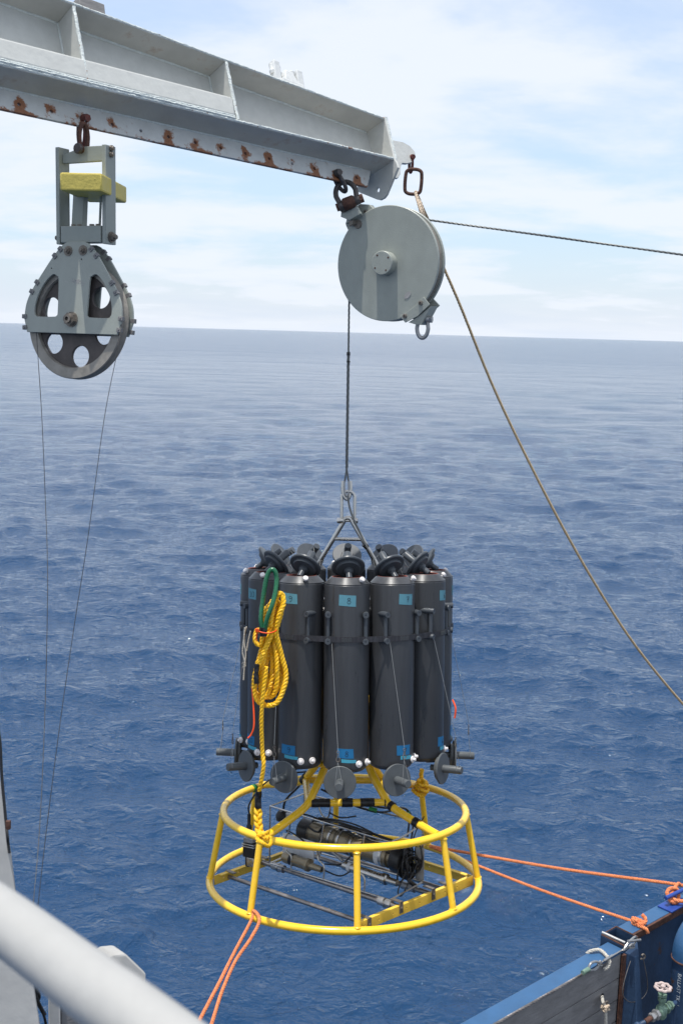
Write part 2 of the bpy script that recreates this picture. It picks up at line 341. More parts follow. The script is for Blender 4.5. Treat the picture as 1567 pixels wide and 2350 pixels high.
# ------------------------------------------------------------------ sea
def make_sea():
    el = np.concatenate([np.linspace(75, 37, 50, endpoint=False), np.linspace(37, 0.35, 960, endpoint=False), np.geomspace(0.35, 0.012, 60)])
    r = CAM_H / np.tan(np.radians(el))
    az = np.concatenate([np.linspace(-180, -30, 60, endpoint=False), np.linspace(-30, 30, 640, endpoint=False), np.linspace(30, 180, 60)])
    az = np.radians(az[:-1]); nr, na = len(r), len(az)
    Rr, A = np.meshgrid(r, az, indexing='ij'); X = Rr * np.sin(A); Y = Rr * np.cos(A); Z = np.zeros_like(X); DX = np.zeros_like(X); DY = np.zeros_like(X)
    dr = np.gradient(r)[:, None]; da = np.full(na, np.radians(60 / 640)); da[:60] = R_(2.5); da[-59:] = R_(2.5); sp = np.maximum(dr, Rr * da[None, :])
    nw = 130; lam = np.geomspace(16, 0.26, nw)
    for i, l in enumerate(lam):
        th = R_(-72 if i % 3 else -125) + rng.normal(0, 0.5); k = 2 * math.pi / l; kx, ky = k * math.cos(th), k * math.sin(th)
        slope = (0.0175 if l > 3 else 0.031) * (1.0 if l < 2.5 else (2.5 / l) ** 0.35) * rng.uniform(0.5, 1.4)
        a = slope / k * WAVE; ph = rng.uniform(0, 6.28)
        fade = np.clip((l / sp - 2.2) / 2.5, 0, 1)
        # patchy wave groups
        gp = 0.62 + 0.85 * np.sin(X * kx * 0.11 + Y * ky * 0.07 + ph * 3) * np.sin(-X * ky * 0.09 + Y * kx * 0.1 + ph)
        arg = kx * X + ky * Y + ph; aa = a * fade * gp
        Z += aa * (np.cos(arg)); q = 0.9
        DX -= q * aa * math.cos(th) * np.sin(arg); DY -= q * aa * math.sin(th) * np.sin(arg)
    co = np.stack([X + DX, Y + DY, Z], -1).reshape(-1, 3).astype(np.float32)
    i, j = np.meshgrid(np.arange(nr - 1), np.arange(na), indexing='ij'); j2 = (j + 1) % na
    q = np.stack([i*na + j, (i+1)*na + j, (i+1)*na + j2, i*na + j2], -1).reshape(-1, 4).astype(np.int32)
    me = bpy.data.meshes.new('sea'); me.vertices.add(len(co)); me.vertices.foreach_set('co', co.ravel())
    me.loops.add(q.size); me.loops.foreach_set('vertex_index', q.ravel()); me.polygons.add(len(q))
    me.polygons.foreach_set('loop_start', np.arange(0, q.size, 4, dtype=np.int32)); me.polygons.foreach_set('use_smooth', np.ones(len(q), dtype=bool))
    me.update(calc_edges=True)
    if me.polygons[0].normal.z < 0: me.flip_normals()
    m = bpy.data.materials.new('sea_water'); m.use_nodes = True; t = m.node_tree; ns = t.nodes; lk = t.links.new; b = ns['Principled BSDF']
    b.inputs['Base Color'].default_value = SEA_COL; b.inputs['IOR'].default_value = 1.40
    g = ns.new('ShaderNodeNewGeometry'); ln = ns.new('ShaderNodeVectorMath'); ln.operation = 'LENGTH'; lk(g.outputs['Position'], ln.inputs[0])
    mr = ns.new('ShaderNodeMapRange'); lk(ln.outputs['Value'], mr.inputs[0]); mr.inputs[1].default_value = 20; mr.inputs[2].default_value = 400; mr.inputs[3].default_value = 0.04; mr.inputs[4].default_value = 0.14
    lk(mr.outputs[0], b.inputs['Roughness'])
    fd = ns.new('ShaderNodeMapRange'); lk(ln.outputs['Value'], fd.inputs[0]); fd.inputs[1].default_value = 15; fd.inputs[2].default_value = 160; fd.inputs[3].default_value = 1.0; fd.inputs[4].default_value = 0.75
    prev = None
    ff = ns.new('ShaderNodeMapRange'); lk(ln.outputs['Value'], ff.inputs[0]); ff.inputs[1].default_value = 40; ff.inputs[2].default_value = 400; ff.inputs[3].default_value = 0.12; ff.inputs[4].default_value = 0.85
    for sc, st, dist, stretch in ((0.022, 0.6, 4.5, (1, 1.6, 1)), (0.14, 0.7, 1.0, (1, 1.8, 1)), (1.2, 0.7, 0.14, (1, 1.35, 1)), (4.2, 0.9, 0.042, (1, 1.3, 1)), (14, 0.40, 0.010, (1, 1.2, 1))):
        mp = ns.new('ShaderNodeMapping'); mp.inputs['Scale'].default_value = stretch; mp.inputs['Rotation'].default_value = (0, 0, 0.35); lk(g.outputs['Position'], mp.inputs[0])
        n = ns.new('ShaderNodeTexNoise'); n.inputs['Scale'].default_value = sc; n.inputs['Detail'].default_value = 4; n.inputs['Roughness'].default_value = 0.55; n.inputs['Distortion'].default_value = 0.6; lk(mp.outputs[0], n.inputs['Vector'])
        sh = ns.new('ShaderNodeMath'); sh.operation = 'ABSOLUTE'; s0 = ns.new('ShaderNodeMath'); s0.operation = 'SUBTRACT'; s0.inputs[1].default_value = 0.5; lk(n.outputs[0], s0.inputs[0]); lk(s0.outputs[0], sh.inputs[0])
        inv = ns.new('ShaderNodeMath'); inv.operation = 'MULTIPLY'; inv.inputs[1].default_value = -2.0; lk(sh.outputs[0], inv.inputs[0])
        bp = ns.new('ShaderNodeBump'); fs_ = ns.new('ShaderNodeMath'); fs_.operation = 'MULTIPLY'; fs_.inputs[1].default_value = st; lk((ff if sc < 0.5 else fd).outputs[0], fs_.inputs[0]); lk(fs_.outputs[0], bp.inputs['Strength']); bp.inputs['Distance'].default_value = dist; lk(inv.outputs[0], bp.inputs['Height'])
        if prev: lk(prev, bp.inputs['Normal'])
        prev = bp.outputs[0]
    lk(prev, b.inputs['Normal'])
    me.materials.append(m); o = bpy.data.objects.new('sea', me); COL.objects.link(o); o['kind'] = 'structure'; return o
WAVE = 1.0
SEA_COL = (0.0033, 0.035, 0.098, 1)
make_sea()
# ------------------------------------------------------------------ crane boom
CR = CM.to_3x3()
def camvec(v): return CR @ Vector(v)
BE1 = camvec((0.73836, 0.03857, -0.67331)); BE2 = camvec((0.64347, 0.25863, 0.72045)); BE3 = camvec((-0.20192, 0.96521, -0.16614))
# local x runs along the boom towards its tip, local y away from the viewer, local z up the section
BM = frame_m(at(818, 408, 5.5), BE1, -BE2, BE3)
AE, WF, HF = 0.155, 0.126, 0.056
H0, TP = 0.228, 0.0836
A0 = -4.6
def Hh(a): return H0 + TP * (AE - a)
boom = thing('crane_boom', 'grey painted steel crane boom with a rust-spotted row of bolt holes across the top', 'crane boom', BM)
# web, flanges
def quadprism(mb, pts0, pts1):   # two matching quads
    return mb.add(list(pts0) + list(pts1), [(0,3,2,1),(4,5,6,7),(0,1,5,4),(1,2,6,5),(2,3,7,6),(3,0,4,7)])
def xz_panel(a0, a1, z0f, z1f, y0, y1, nseg=24):
    mb = MB()
    vs, fs = [], []
    for i in range(nseg + 1):
        a = a0 + (a1 - a0) * i / nseg
        vs += [(a, y0, z0f(a)), (a, y1, z0f(a)), (a, y1, z1f(a)), (a, y0, z1f(a))]
    for i in range(nseg):
        o = 4 * i
        for j in range(4): fs.append((o+j, o+(j+1)%4, o+4+(j+1)%4, o+4+j))
    fs += [(3,2,1,0), (4*nseg, 4*nseg+1, 4*nseg+2, 4*nseg+3)]
    return mb.add(vs, fs)
TF = 0.014
zt = lambda a: HF + Hh(a)
xz_panel(A0, AE - .006, lambda a: HF + TF, lambda a: zt(a) - TF, 0.0, 0.012).build('web', 'paint', boom)
xz_panel(A0, AE + .004, lambda a: HF, lambda a: HF + TF, -WF, WF * 1.1).build('lower_flange', 'paint_under', boom, bevel=.0025)
xz_panel(A0, AE + .002, lambda a: zt(a) - TF, lambda a: zt(a), -WF, WF).build('upper_flange', 'paint_under', boom, bevel=.0025)
def rough_bead(pts, r, n=7):
    pts = resample(pts, 0.012); o = []
    for p in pts: o.append(p + Vector((0, random.uniform(-1, 1), random.uniform(-1, 1))) * r * 0.16)
    return MB().tube(o, lambda i: r * random.uniform(0.88, 1.14), n)
rough_bead([(A0, -WF + .001, HF + TF * .55), (AE + .004, -WF + .001, HF + TF * .55)], 0.0062).build('flange_edge_bead', 'paint_edge', boom)
rough_bead([(A0, -WF + .001, zt(A0) - TF * .5), (AE, -WF + .001, zt(AE) - TF * .5)], 0.0055).build('flange_edge_bead', 'paint_edge', boom)
w = rough_bead([(A0, -.001, zt(A0) - TF - .002), (AE - .01, -.001, zt(AE) - TF - .002)], 0.005)
MB().tube([p for p in resample([(A0, -.001, HF - .003), (AE - .09, -.001, HF - .003)], .03)], 0.0045, 7).build('weld_bead', 'paint_weld', boom)
w.build('weld_bead', 'paint_weld', boom)
# stiffeners
for a, lw in ((-0.789, 0.009), (-1.5144, 0.009), (-2.24, .009), (-2.97, .009)):
    m = MB(); z0, z1 = HF + TF, zt(a) - TF
    m.box((a - .006, -WF + .004, z0), (a + .006, -.0005, z1)); m.build('stiffener', 'paint', boom, bevel=.002)
    rough_bead([(a, -WF + .003, z0 - (.0 if a < -.9 else -.0)), (a, -WF + .003, z1)], 0.0075).build('stiffener_bead', 'paint_edge', boom)
    rough_bead([(a - .007, -.003, z0), (a - .007, -.003, z1)], 0.005).build('weld_bead', 'paint_weld', boom)
# square tube welded along the front of the lower flange
CH = 0.094
m = MB(); m.box((A0, -WF - .004, HF + TF + .012), (-0.790 - .008, -WF + .072, HF + TF + .012 + CH)); m.build('box_rail', 'paint', boom, bevel=.011)
for z_, r_ in ((HF + TF + .011, .0052), (HF + TF + .003, .0058)):
    rough_bead([(A0, -WF - .003, z_), (-0.80, -WF - .003, z_)], r_).build('weld_bead', 'paint_weld', boom)
# plate with bolt holes, each hole real
hp_out = [(A0, -.036), (.062, -.036), (.108, .052), (.108, HF), (A0, HF)]
holes_ = [circ(-k * HP, 0, .0088, 14) for k in range(34)]
plate('hole_plate', hp_out, holes_, .014, 'hole_plate', boom, T((0, 0.006, 0)), .0012)
# end plate in the section plane, hanging below the flange, with its hole
EPm = T((AE, 0, 0)) @ RZ(90)     # local x -> along boom y
ep = [(-WF - .002, zt(AE)), (WF, zt(AE)), (.143, HF), (.143, HF - .033), (.036, HF - .126), (.016, HF - .140), (-.012, HF - .143), (-.032, HF - .136), (-.140, HF - .048), (-.138, HF - .02), (-.129, HF + .004)]
plate('end_plate', ep, [circ(.016, HF - .088, .0135)], .014, 'paint', boom, EPm, .002)
rough_bead([(AE + .008, -WF - .001, HF), (AE + .008, -WF - .001, zt(AE))], 0.007).build('weld_bead', 'paint_weld', boom)
# gusset beyond the end plate with the eye for the rope shackle
BMI = BM.inverted()
def webpt(px, py):
    q = BMI @ on_plane(px, py, BM @ Vector((0, .006, 0)), BM.to_3x3() @ Vector((0, 1, 0))); return (q.x, q.z)
pe = [(AE + .008, HF + .20), webpt(905, 325), webpt(922, 328), webpt(938, 337), webpt(949, 350), webpt(951, 362), webpt(944, 373), webpt(931, 376), webpt(920, 375), webpt(917, 382), webpt(916, 400), webpt(911, 409), webpt(900, 410), (AE + .008, HF - .03)]
EYE = webpt(943, 361)
plate('eye_plate', pe, [circ(EYE[0], EYE[1], .009)], .016, 'paint', boom, T((0, .006, 0)), .002)
# fittings on top of the flange
def top_m(a, y=0.0): return T((a, y, zt(a))) @ RY(math.degrees(math.atan(TP)))
m = MB()
m.box((-.075, -.03, 0), (.055, .05, .028)); m.add([(-.05,-.02,.028),(.04,-.02,.028),(.04,.04,.028),(-.05,.04,.028),(-.035,-.01,.075),(.005,-.01,.075),(.005,.03,.075),(-.035,.03,.075)], [(0,3,2,1),(4,5,6,7),(0,1,5,4),(1,2,6,5),(2,3,7,6),(3,0,4,7)])
fit = m.build('hose_fitting', 'white_fit', boom, top_m(-.38, -.075) @ Matrix.Diagonal((1, 1, 1.35, 1)), bevel=.006)
for x_ in (-.095, -.06, .02, .05):
    MB().lathe([(.0, 0), (.012, 0), (.016, .01), (.012, .02), (.014, .034), (.006, .04), (0, .04)], (x_, .01, .05), (0, 0, 1), 12, caps=False).build('fitting_nut', 'white_fit', fit)
MB().box((-.018, -.01, .0), (.02, .03, .09)).build('fitting_lug', 'white_fit', fit, T((-.08, 0, .01)), bevel=.006)
MB().box((-.018, -.01, .0), (.02, .03, .085)).build('fitting_lug', 'white_fit', fit, T((.055, 0, .01)), bevel=.006)
m = MB().box((-.07, -.05, .0), (.045, .06, .07)); hb = m.build('junction_box', 'board', boom, top_m(-1.40, -.05), bevel=.004)
MB().box((.046, -.02, .02), (.075, .05, .045)).build('box_lid_catch', 'rust', hb, bevel=.003)
MB().lathe([(0, 0), (.02, 0), (.022, .01), (.012, .018), (0, .018)], (0, 0, 0), (0, 0, 1), 10, caps=False).build('weld_stub', 'white_fit', boom, top_m(-.93, -.09))
MB().lathe([(0, 0), (.012, 0), (.012, .01), (.006, .014), (0, .014)], (0, 0, 0), (0, 0, 1), 10, caps=False).build('weld_stub', 'white_fit', boom, top_m(-.19, -.02))

# ------------------------------------------------------------------ shackles, links
def Ushape(w, L, n=14):
    """u shape in local x,z: open end at z=0, bow at z=-L"""
    r = w / 2; pts = [Vector((-r, 0, 0)), Vector((-r, 0, -(L - r) * .5))]
    for i in range(n + 1):
        a = math.pi + math.pi * i / n; pts.append(Vector((r * math.cos(a), 0, -(L - r) + r * math.sin(a))))
    return pts + [Vector((r, 0, -(L - r) * .5)), Vector((r, 0, 0))]
def bow(w, wm, L, n=22):
    pts = []
    for i in range(n + 1):
        t = i / n; a = math.pi * (1 + t); e = abs(math.cos(a))
        x = math.cos(a) * wm / 2; z = -(L * .45) + math.sin(a) * L * .55
        pts.append(Vector((x, 0, z)))
    return [Vector((-w / 2, 0, 0))] + pts + [Vector((w / 2, 0, 0))]
def shackle(name, label, mtx, w, L, r, m, pin_over=.012, bowed=True, head='hex', pinm=None, group=None, label_cat='shackle'):
    t = thing(name, label, label_cat, mtx, group)
    mb = MB().tube(spline(bow(w, w * 1.25, L) if bowed else Ushape(w, L), 3), r, 12)
    for s_ in (-1, 1): mb.lathe([(0, -r*1.15), (r * 1.7, -r*1.15), (r * 1.9, 0), (r * 1.7, r*1.15), (0, r*1.15)], (s_ * w / 2, 0, 0), (1, 0, 0), 16, caps=False)
    mb.build('bow', m, t)
    p = MB().cyl((-w / 2 - pin_over, 0, 0), (w / 2 + pin_over, 0, 0), r * .85, n=14)
    p.hexa((w / 2 + r * 1.2, 0, 0), (1, 0, 0), r * 1.7, r * 1.4); p.lathe([(0, 0), (r * 1.5, 0), (r * 1.5, r * .8), (0, r * .8)], (-w / 2 - r * 1.2, 0, 0), (-1, 0, 0), 14, caps=False)
    p.build('pin', pinm or m, t); return t
# left: shackle through the boom, second shackle into the block frame
k_left = 9.18 + 1.87
hole_l = BM @ Vector((-11 * HP, .006, 0))
def hang(p, yaw, tilt=0): return T(p) @ RZ(yaw) @ RY(tilt)
s1 = shackle('rusty_shackle', 'rust-red shackle bolted through the boom above the grey sheave frame', hang(hole_l, -42), .036, .112, .009, 'rust_red', .012)
MB().tube([(.03, 0, .02), (.034, -.006, .004), (.036, -.012, -.02)], .0012, 5).build('split_pin', 'galv', s1)
YAWL = -25.8
FRAME_D = 4.50
def facem(p, yaw, pitch=0): return T(p) @ RZ(yaw) @ RX(pitch)
LM = facem(at(198, 545, FRAME_D), YAWL)
s2p = LM @ Vector((-.008, -.0, .335))
s2 = shackle('rusty_shackle', 'dark rusty shackle whose bolt goes through the top plate of the sheave frame', T(s2p) @ RZ(YAWL + 80) @ Matrix.Rotation(math.pi, 4, 'X'), .034, .098, .009, 'rust', .016)
# right: two shackles from the boom down to the round sheave block
hole_r = BM @ Vector((-1 * HP + .02, .006, 0)) ; hole_r = BM @ Vector((-1 * HP, .006, 0))
dnR = (at(797, 462, 5.42) - hole_r)
s3 = shackle('rusty_shackle', 'grey-brown shackle bolted through the boom above the round cable block', frame_m(hole_r, (BM.to_3x3() @ Vector((0.25, .95, 0))).normalized(), Vector((0, 0, 0)), Vector((0, 0, 0))), .04, .095, .010, 'dark_iron', .014)
def aim(p, zdown, xhint):
    z = -Vector(zdown).normalized(); x = Vector(xhint); x = (x - z * x.dot(z)).normalized(); y = z.cross(x); return frame_m(p, x, y, z)
s3.matrix_world = aim(hole_r, at(792, 440, 5.45) - hole_r, BM.to_3x3() @ Vector((.3, 1, 0)))
b3 = at(801, 466, 5.42)
s4 = shackle('anchor_shackle', 'heavy dark rusty shackle with a fat pin sitting on top of the round cable block', aim(b3, at(783, 425, 5.45) * -1 + b3, Vector((.9, -.35, -.05))), .078, .115, .0125, 'dark_iron', .004, pinm='rust')
s4.matrix_world = aim(b3, at(785, 418, 5.45) - b3, Vector((.95, -.25, -.1)))
mb = MB().lathe([(0, -.030), (.026, -.030), (.031, -.022), (.031, .022), (.026, .030), (0, .030)], (0, 0, 0), (1, 0, 0), 18, caps=False)
mb.build('pin_collar', 'rust', s4)
# small shackle and oblong ring at the boom tip
eye = BM @ Vector((EYE[0], .006, EYE[1]))
s5 = shackle('rusty_shackle', 'small rusty shackle through the eye plate at the very tip of the boom', aim(eye, Vector((.0, 0, -1)), BM.to_3x3() @ Vector((.35, 1, 0))), .03, .075, .0075, 'rust_red', .014)
rc = at(948, 417, 5.47)
lk_pts = []
for i in range(40):
    a = 2 * math.pi * i / 40; x, z = math.cos(a), math.sin(a)
    lk_pts.append(Vector((math.copysign(abs(x) ** .75, x) * .040, 0, math.copysign(abs(z) ** .9, z) * .027 + math.copysign(.031, z) * min(1, abs(z) * 2.5))))
ring = MB().tube(lk_pts, .0085, 12, closed=True).build('oblong_ring', 'rust', None, T(rc) @ RZ(-12) @ RY(2))
tag(ring, 'rusty oblong lifting ring hanging under the tip of the boom, holding the rope sling', 'lifting ring')

# ------------------------------------------------------------------ left sheave in its frame
lb = thing('sheave_block', 'grey sheave block with an open holed wheel, hung in a frame with a yellow weight', 'pulley block', LM)
for s_ in (-1, 1):
    x0 = .104 * s_; x1 = .122 * s_
    MB().box((min(x0, x1), -.032, -.028), (max(x0, x1), .032, .345)).build('frame_bar', 'frame_paint', lb, bevel=.0022)
tp = [(-.103, .285), (.103, .288), (.103, .345), (.0, .345), (-.103, .318)]
MB().prism(tp, -.012, .012, Matrix.Identity(4)).build('frame_top_plate', 'frame_paint', lb, bevel=.002)
for z_ in (.335, .312):
    b_ = MB().hexa((.1225, -.0, z_), (1, 0, 0), .0115, .009); b_.lathe([(0, 0), (.0075, 0), (.006, .006), (0, .006)], (.131, 0, z_), (1, 0, 0), 10, caps=False); b_.build('bolt', 'bolt', lb)
MB().lathe([(0, 0), (.02, 0), (.021, .008), (.017, .014), (0, .014)], (-.008, -.028, .335), (0, -1, 0), 14, caps=False).build('bolt', 'dark_iron', lb)
# lower cross block
MB().box((-.098, -.034, -.022), (.098, .034, .042)).build('cross_block', 'frame_paint', lb, bevel=.003)
m = MB()
for x_ in (-.06, -.03, .03, .06): MB().hexa((x_, 0, .043), (0, 0, 1), .01, .008).build('bolt', 'bolt', lb)
for s_ in (-1, 1):
    b_ = MB().lathe([(0, 0), (.021, 0), (.021, .004), (0, .004)], (.1225 * s_, 0, -.0), (s_, 0, 0), 20, caps=False); b_.hexa((.1265 * s_, 0, 0), (s_, 0, 0), .0155, .013); b_.cyl((.139 * s_, 0, 0), (.149 * s_, 0, 0), .009, n=12)
    b_.build('pivot_bolt', 'bolt', lb)
# trapezoid bracket and struts below the yellow block
MB().prism([(-.055, .222), (.045, .226), (.012, .158), (-.03, .156)], -.04, -.032, Matrix.Identity(4)).build('load_bracket', 'board', lb, bevel=.001)
m = MB(); m.prism([(-.058, .215), (-.008, .215), (-.018, .043), (-.072, .043)], .0, .03, Matrix.Identity(4)); m.build('inner_strut', 'frame_paint', lb, bevel=.001)
m = MB().tube([(.07, .01, .2), (.06, .01, .043)], .005, 8); m.build('inner_strut', 'frame_paint', lb)
MB().tube(spline([(.04, -.03, .21), (.06, -.035, .2), (.07, -.02, .19), (.072, .0, .17)], 6), .007, 8).build('cable_gland', 'rubber', lb)
# yellow block: long, passing through the frame
yb = at(186, 417, 4.28)
yd = Matrix.Rotation(R_(YAWL), 4, 'Z').inverted()
ybm = LM.inverted() @ (T(yb) @ RZ(-2.5))
MB().box((-.080, -.0, -.033), (.080, .40, .033)).build('yellow_weight', 'weight_yellow', lb, ybm, bevel=.007)

# the swivelling block under the pivot: its parts hang in a tilted local frame
PB = T((-.014, 0, 0)) @ RX(-6)
def blk(x, y, z): return PB @ Vector((x, y, z))
HUBZ = -.328
HC = PB @ T((0, 0, HUBZ))
half = [(.240, 0), (.234, .057), (.212, .108), (.176, .160), (.112, .245), (.068, .290), (.040, .303)]
half = [(p.x, p.z) for p in spline([(x, 0, z) for x, z in half], 4)]
outl = [(.222, -.053)] + half + [(-x, z) for x, z in reversed(half)] + [(-.222, -.053)]
win = [(.100, .178), (.085, .170), (.076, .155), (.072, .030), (.076, .014), (.088, .009), (.172, .008), (.186, .014), (.192, .030), (.188, .065), (.170, .11), (.142, .15), (.115, .174)]
win = [(p.x, p.z) for p in spline([(x, 0, z) for x, z in win], 3, closed=True)]
winl = [(-x, z) for x, z in win]
for y_ in (-.036, .036):
    plate('side_plate', outl, [win, winl, circ(.03, .235, .005, 8), circ(-.115, .2, .004, 8)], .009, 'block_paint' if y_ < 0 else 'frame_paint', lb, HC @ T((0, y_, 0)), .001)
shv_holes = [circ(.143 * math.cos(R_(-80 + 60 * k)), .143 * math.sin(R_(-80 + 60 * k)), .044, 26) for k in range(6)]
shv = plate('sheave_wheel', circ(0, 0, .196, 64), shv_holes, .014, 'sheave_steel', lb, HC, .0015)
MB().lathe([(.186, -.012), (.190, -.021), (.229, -.023), (.232, -.018), (.214, -.004), (.214, .004), (.232, .018), (.229, .023), (.190, .021), (.186, .012), (.186, -.012)], (0, 0, 0), (0, 1, 0), 72, caps=False).build('rim', 'rim_steel', shv, angle=25)
MB().lathe([(0, -.03), (.045, -.03), (.05, -.02), (.05, .02), (.045, .03), (0, .03)], (0, 0, 0), (0, 1, 0), 24, caps=False).build('hub', 'sheave_steel', shv)
m = MB().lathe([(0, 0), (.030, 0), (.030, .004), (0, .004)], (0, -.0405, 0), (0, -1, 0), 24, caps=False); m.hexa((0, -.0445, 0), (0, -1, 0), .026, .018)
m.lathe([(.017, 0), (.017, .01), (.008, .01), (.008, -.004), (0, -.004)], (0, -.0625, 0), (0, -1, 0), 18, caps=False); m.build('axle_nut', 'bolt', lb, HC)
for x_, z_ in ((-.036, .268), (.036, .270)):
    m = MB().lathe([(0, 0), (.020, 0), (.020, .003), (0, .003)], (x_, -.0405, z_), (0, -1, 0), 18, caps=False); m.hexa((x_, -.0435, z_), (0, -1, 0), .0125, .010); m.cyl((x_, -.0535, z_), (x_, -.060, z_), .007, n=10)
    m.build('bolt', 'bolt', lb, HC)
for sx in (-1, 1):
    for (x_, z_, a_) in ((.076, .275, -45), (.102, .249, -45), (.184, .144, -52), (.208, .107, -62), (.238, .008, -90), (.233, -.036, -95)):
        for y_, yy in ((-.046, -.031), (.031, .046)):
            if sx < 0 and y_ > 0: continue
            MB().box((-.0085, y_, -.0105), (.0085, yy, .0105)).cyl((-.001, y_ - .004 if y_ < 0 else yy, 0), (-.001, y_ if y_ < 0 else yy + .004, 0), .0035, n=8).build('rope_keeper', 'board', lb, HC @ T((x_ * sx, 0, z_)) @ RY(-a_ * sx), bevel=.0012)
# wear scratches patch on the plate (bare paint)
m = MB()
for i in range(26):
    x_, z_ = random.gauss(.02, .018), random.gauss(.150, .006); l_ = random.uniform(.003, .010); a_ = random.uniform(-1.2, .6)
    m.box((-l_, -.0412, -.0009), (l_, -.0406, .0009), T((x_, 0, z_)) @ Matrix.Rotation(a_, 4, 'Y'))
m.build('scratch_marks', 'rail', lb, HC, smooth=False)

# fine wire running over the left sheave
LBW = LM @ HC
def lw(x, z, y=0): return LBW @ Vector((x, y, z))
R1 = .2155
arc = [lw(R1 * math.cos(R_(a)), R1 * math.sin(R_(a))) for a in range(8, 185, 6)]
left_leg = spline([arc[-1], at(89, 835, 4.5), at(97, 960, 4.42), at(105, 1150, 4.3), at(110, 1330, 4.15), at(105, 1600, 3.95), at(93, 1880, 3.7), at(76, 2090, 3.5), at(66, 2230, 3.4)], 10)
right_leg = spline([arc[0], at(271, 800, 4.33), at(240, 960, 4.25), at(203, 1230, 4.1), at(172, 1430, 4.0), at(140, 1650, 3.85), at(108, 1900, 3.65), at(88, 2080, 3.5), at(74, 2230, 3.4)], 10)
wv = MB().tube([*reversed(right_leg)] + arc[1:-1] + left_leg, .0013, 6).build('hoisting_wire', 'rubber')
tag(wv, 'thin dark wire running over the grey sheave and down to the lower left', 'wire')

# ------------------------------------------------------------------ round cable block on the right
RYAW = -30; RD = 5.42
RM = facem(at(889, 605, RD), RYAW)
rb = thing('cable_block', 'round grey-green cable block with solid cover disc, hanging at the boom tip', 'pulley block', RM)
MB().lathe([(0, -.008), (.268, -.008), (.271, -.005), (.271, .005), (.268, .008), (0, .008)], (0, 0, 0), (0, 1, 0), 96, caps=False).build('cover_disc', 'block_paint', rb, T((0, 0, 0)), angle=25)
MB().lathe([(0, -.008), (.268, -.008), (.271, -.005), (.271, .005), (.268, .008), (0, .008)], (0, 0, 0), (0, 1, 0), 96, caps=False).build('cover_disc', 'block_paint', rb, T((0, .062, 0)), angle=25)
MB().lathe([(0, -.02), (.262, -.02), (.262, -.013), (.242, -.004), (.242, .004), (.262, .013), (.262, .02), (0, .02)], (0, .031, 0), (0, 1, 0), 96, caps=False).build('sheave_wheel', 'rim_steel', rb, angle=25)
hc = MB().lathe([(0, -.052), (.053, -.052), (.056, -.049), (.056, 0), (0, 0)], (0, -.0085, 0), (0, 1, 0), 48, caps=False).build('centre_cap', 'block_paint', rb, T((0, 0, 0)), angle=25)
for a_ in (35, 125, 215, 305): MB().cyl((.042 * math.cos(R_(a_)), -.0585, .042 * math.sin(R_(a_))), (.042 * math.cos(R_(a_)), -.0612, .042 * math.sin(R_(a_))), .0045, n=10).build('cap_screw', 'rust', hc)
# upper left bracket: two cheeks around the discs
def rel(px, py): return ((px - 889) / 409.0, (605 - py) / 482.0)
def bracket(poly, name, y0, y1, m='block_paint', bev=.0015): return MB().prism(poly, y0, y1, Matrix.Identity(4)).build(name, m, rb, bevel=bev)
bracket([rel(*p) for p in ((806, 470), (824, 470), (838, 494), (812, 508), (793, 500), (794, 484))], 'bracket_cheek', -.052, -.036)
bracket([rel(*p) for p in ((822, 469), (842, 471), (866, 498), (838, 509), (820, 497), (796, 528), (790, 515), (794, 484))], 'bracket_cheek', .010, .050)
bracket([rel(*p) for p in ((812, 480), (834, 496), (800, 515))], 'bracket_web', -.036, .010)
for px, py, y in ((835, 487, .008), (804, 516, .008)):
    x_, z_ = rel(px, py); m = MB().lathe([(0, 0), (.0095, 0), (.0095, .005), (.0045, .006), (.0045, .001), (0, .001)], (x_, y, z_), (0, -1, 0), 14, caps=False); m.build('bolt', 'bolt', rb)
x_, z_ = rel(800, 480); m = MB().cyl((x_, .03, z_), (x_, -.086, z_), .0115, n=14); m.hexa((x_, -.054, z_), (0, -1, 0), .02, .016); m.lathe([(0, 0), (.0235, 0), (.0235, .003), (0, .003)], (x_, -.0522, z_), (0, -1, 0), 18, caps=False); m.build('bracket_pin', 'bolt', rb)
x_, z_ = rel(821, 513); m = MB().hexa((x_ - .012, -.0085, z_), (-.25, -1, .05), .015, .03); m.lathe([(0, 0), (.021, 0), (.019, .006), (0, .006)], (x_ + .004, -.0085, z_ - .006), (0, -1, 0), 18, caps=False); m.build('bolt', 'bolt', rb)
# lower right bracket
pl = [rel(*p) for p in ((972, 679), (986, 696), (962, 722), (935, 738), (923, 724), (940, 712), (958, 697))]
bracket(pl, 'lower_bracket', -.014, -.0085)
bracket([rel(*p) for p in ((976, 682), (990, 697), (965, 722), (940, 736), (930, 724), (955, 705))], 'lower_bracket', .0705, .080)
bracket([rel(*p) for p in ((988, 699), (968, 742), (958, 742), (940, 737), (965, 720))], 'lower_bracket', -.006, .068)
for px, py in ((967, 693), (934, 723)):
    x_, z_ = rel(px, py); MB().lathe([(0, 0), (.0105, 0), (.0105, .006), (.005, .007), (.005, .002), (0, .002)], (x_, -.0145, z_), (0, -1, 0), 16, caps=False).build('bolt', 'bolt', rb)
x_, z_ = rel(937, 676)
MB().lathe([(0, 0), (.021, 0), (.021, .0012), (0, .0012)], (0, 0, 0), (0, -1, 0), 24, caps=False).build('name_plate', 'bare_plate', rb, T((x_, -.0088, z_)) @ RY(-45) @ Matrix.Diagonal((1, 1, .55, 1)))
sx = RM @ Vector((*rel(966, 729)[:1], .02, rel(966, 729)[1]))
s6 = shackle('galvanised_shackle', 'pale galvanised shackle hanging from the lower edge of the round cable block', T(sx) @ RZ(RYAW + 8), .044, .088, .0095, 'galv', .012)

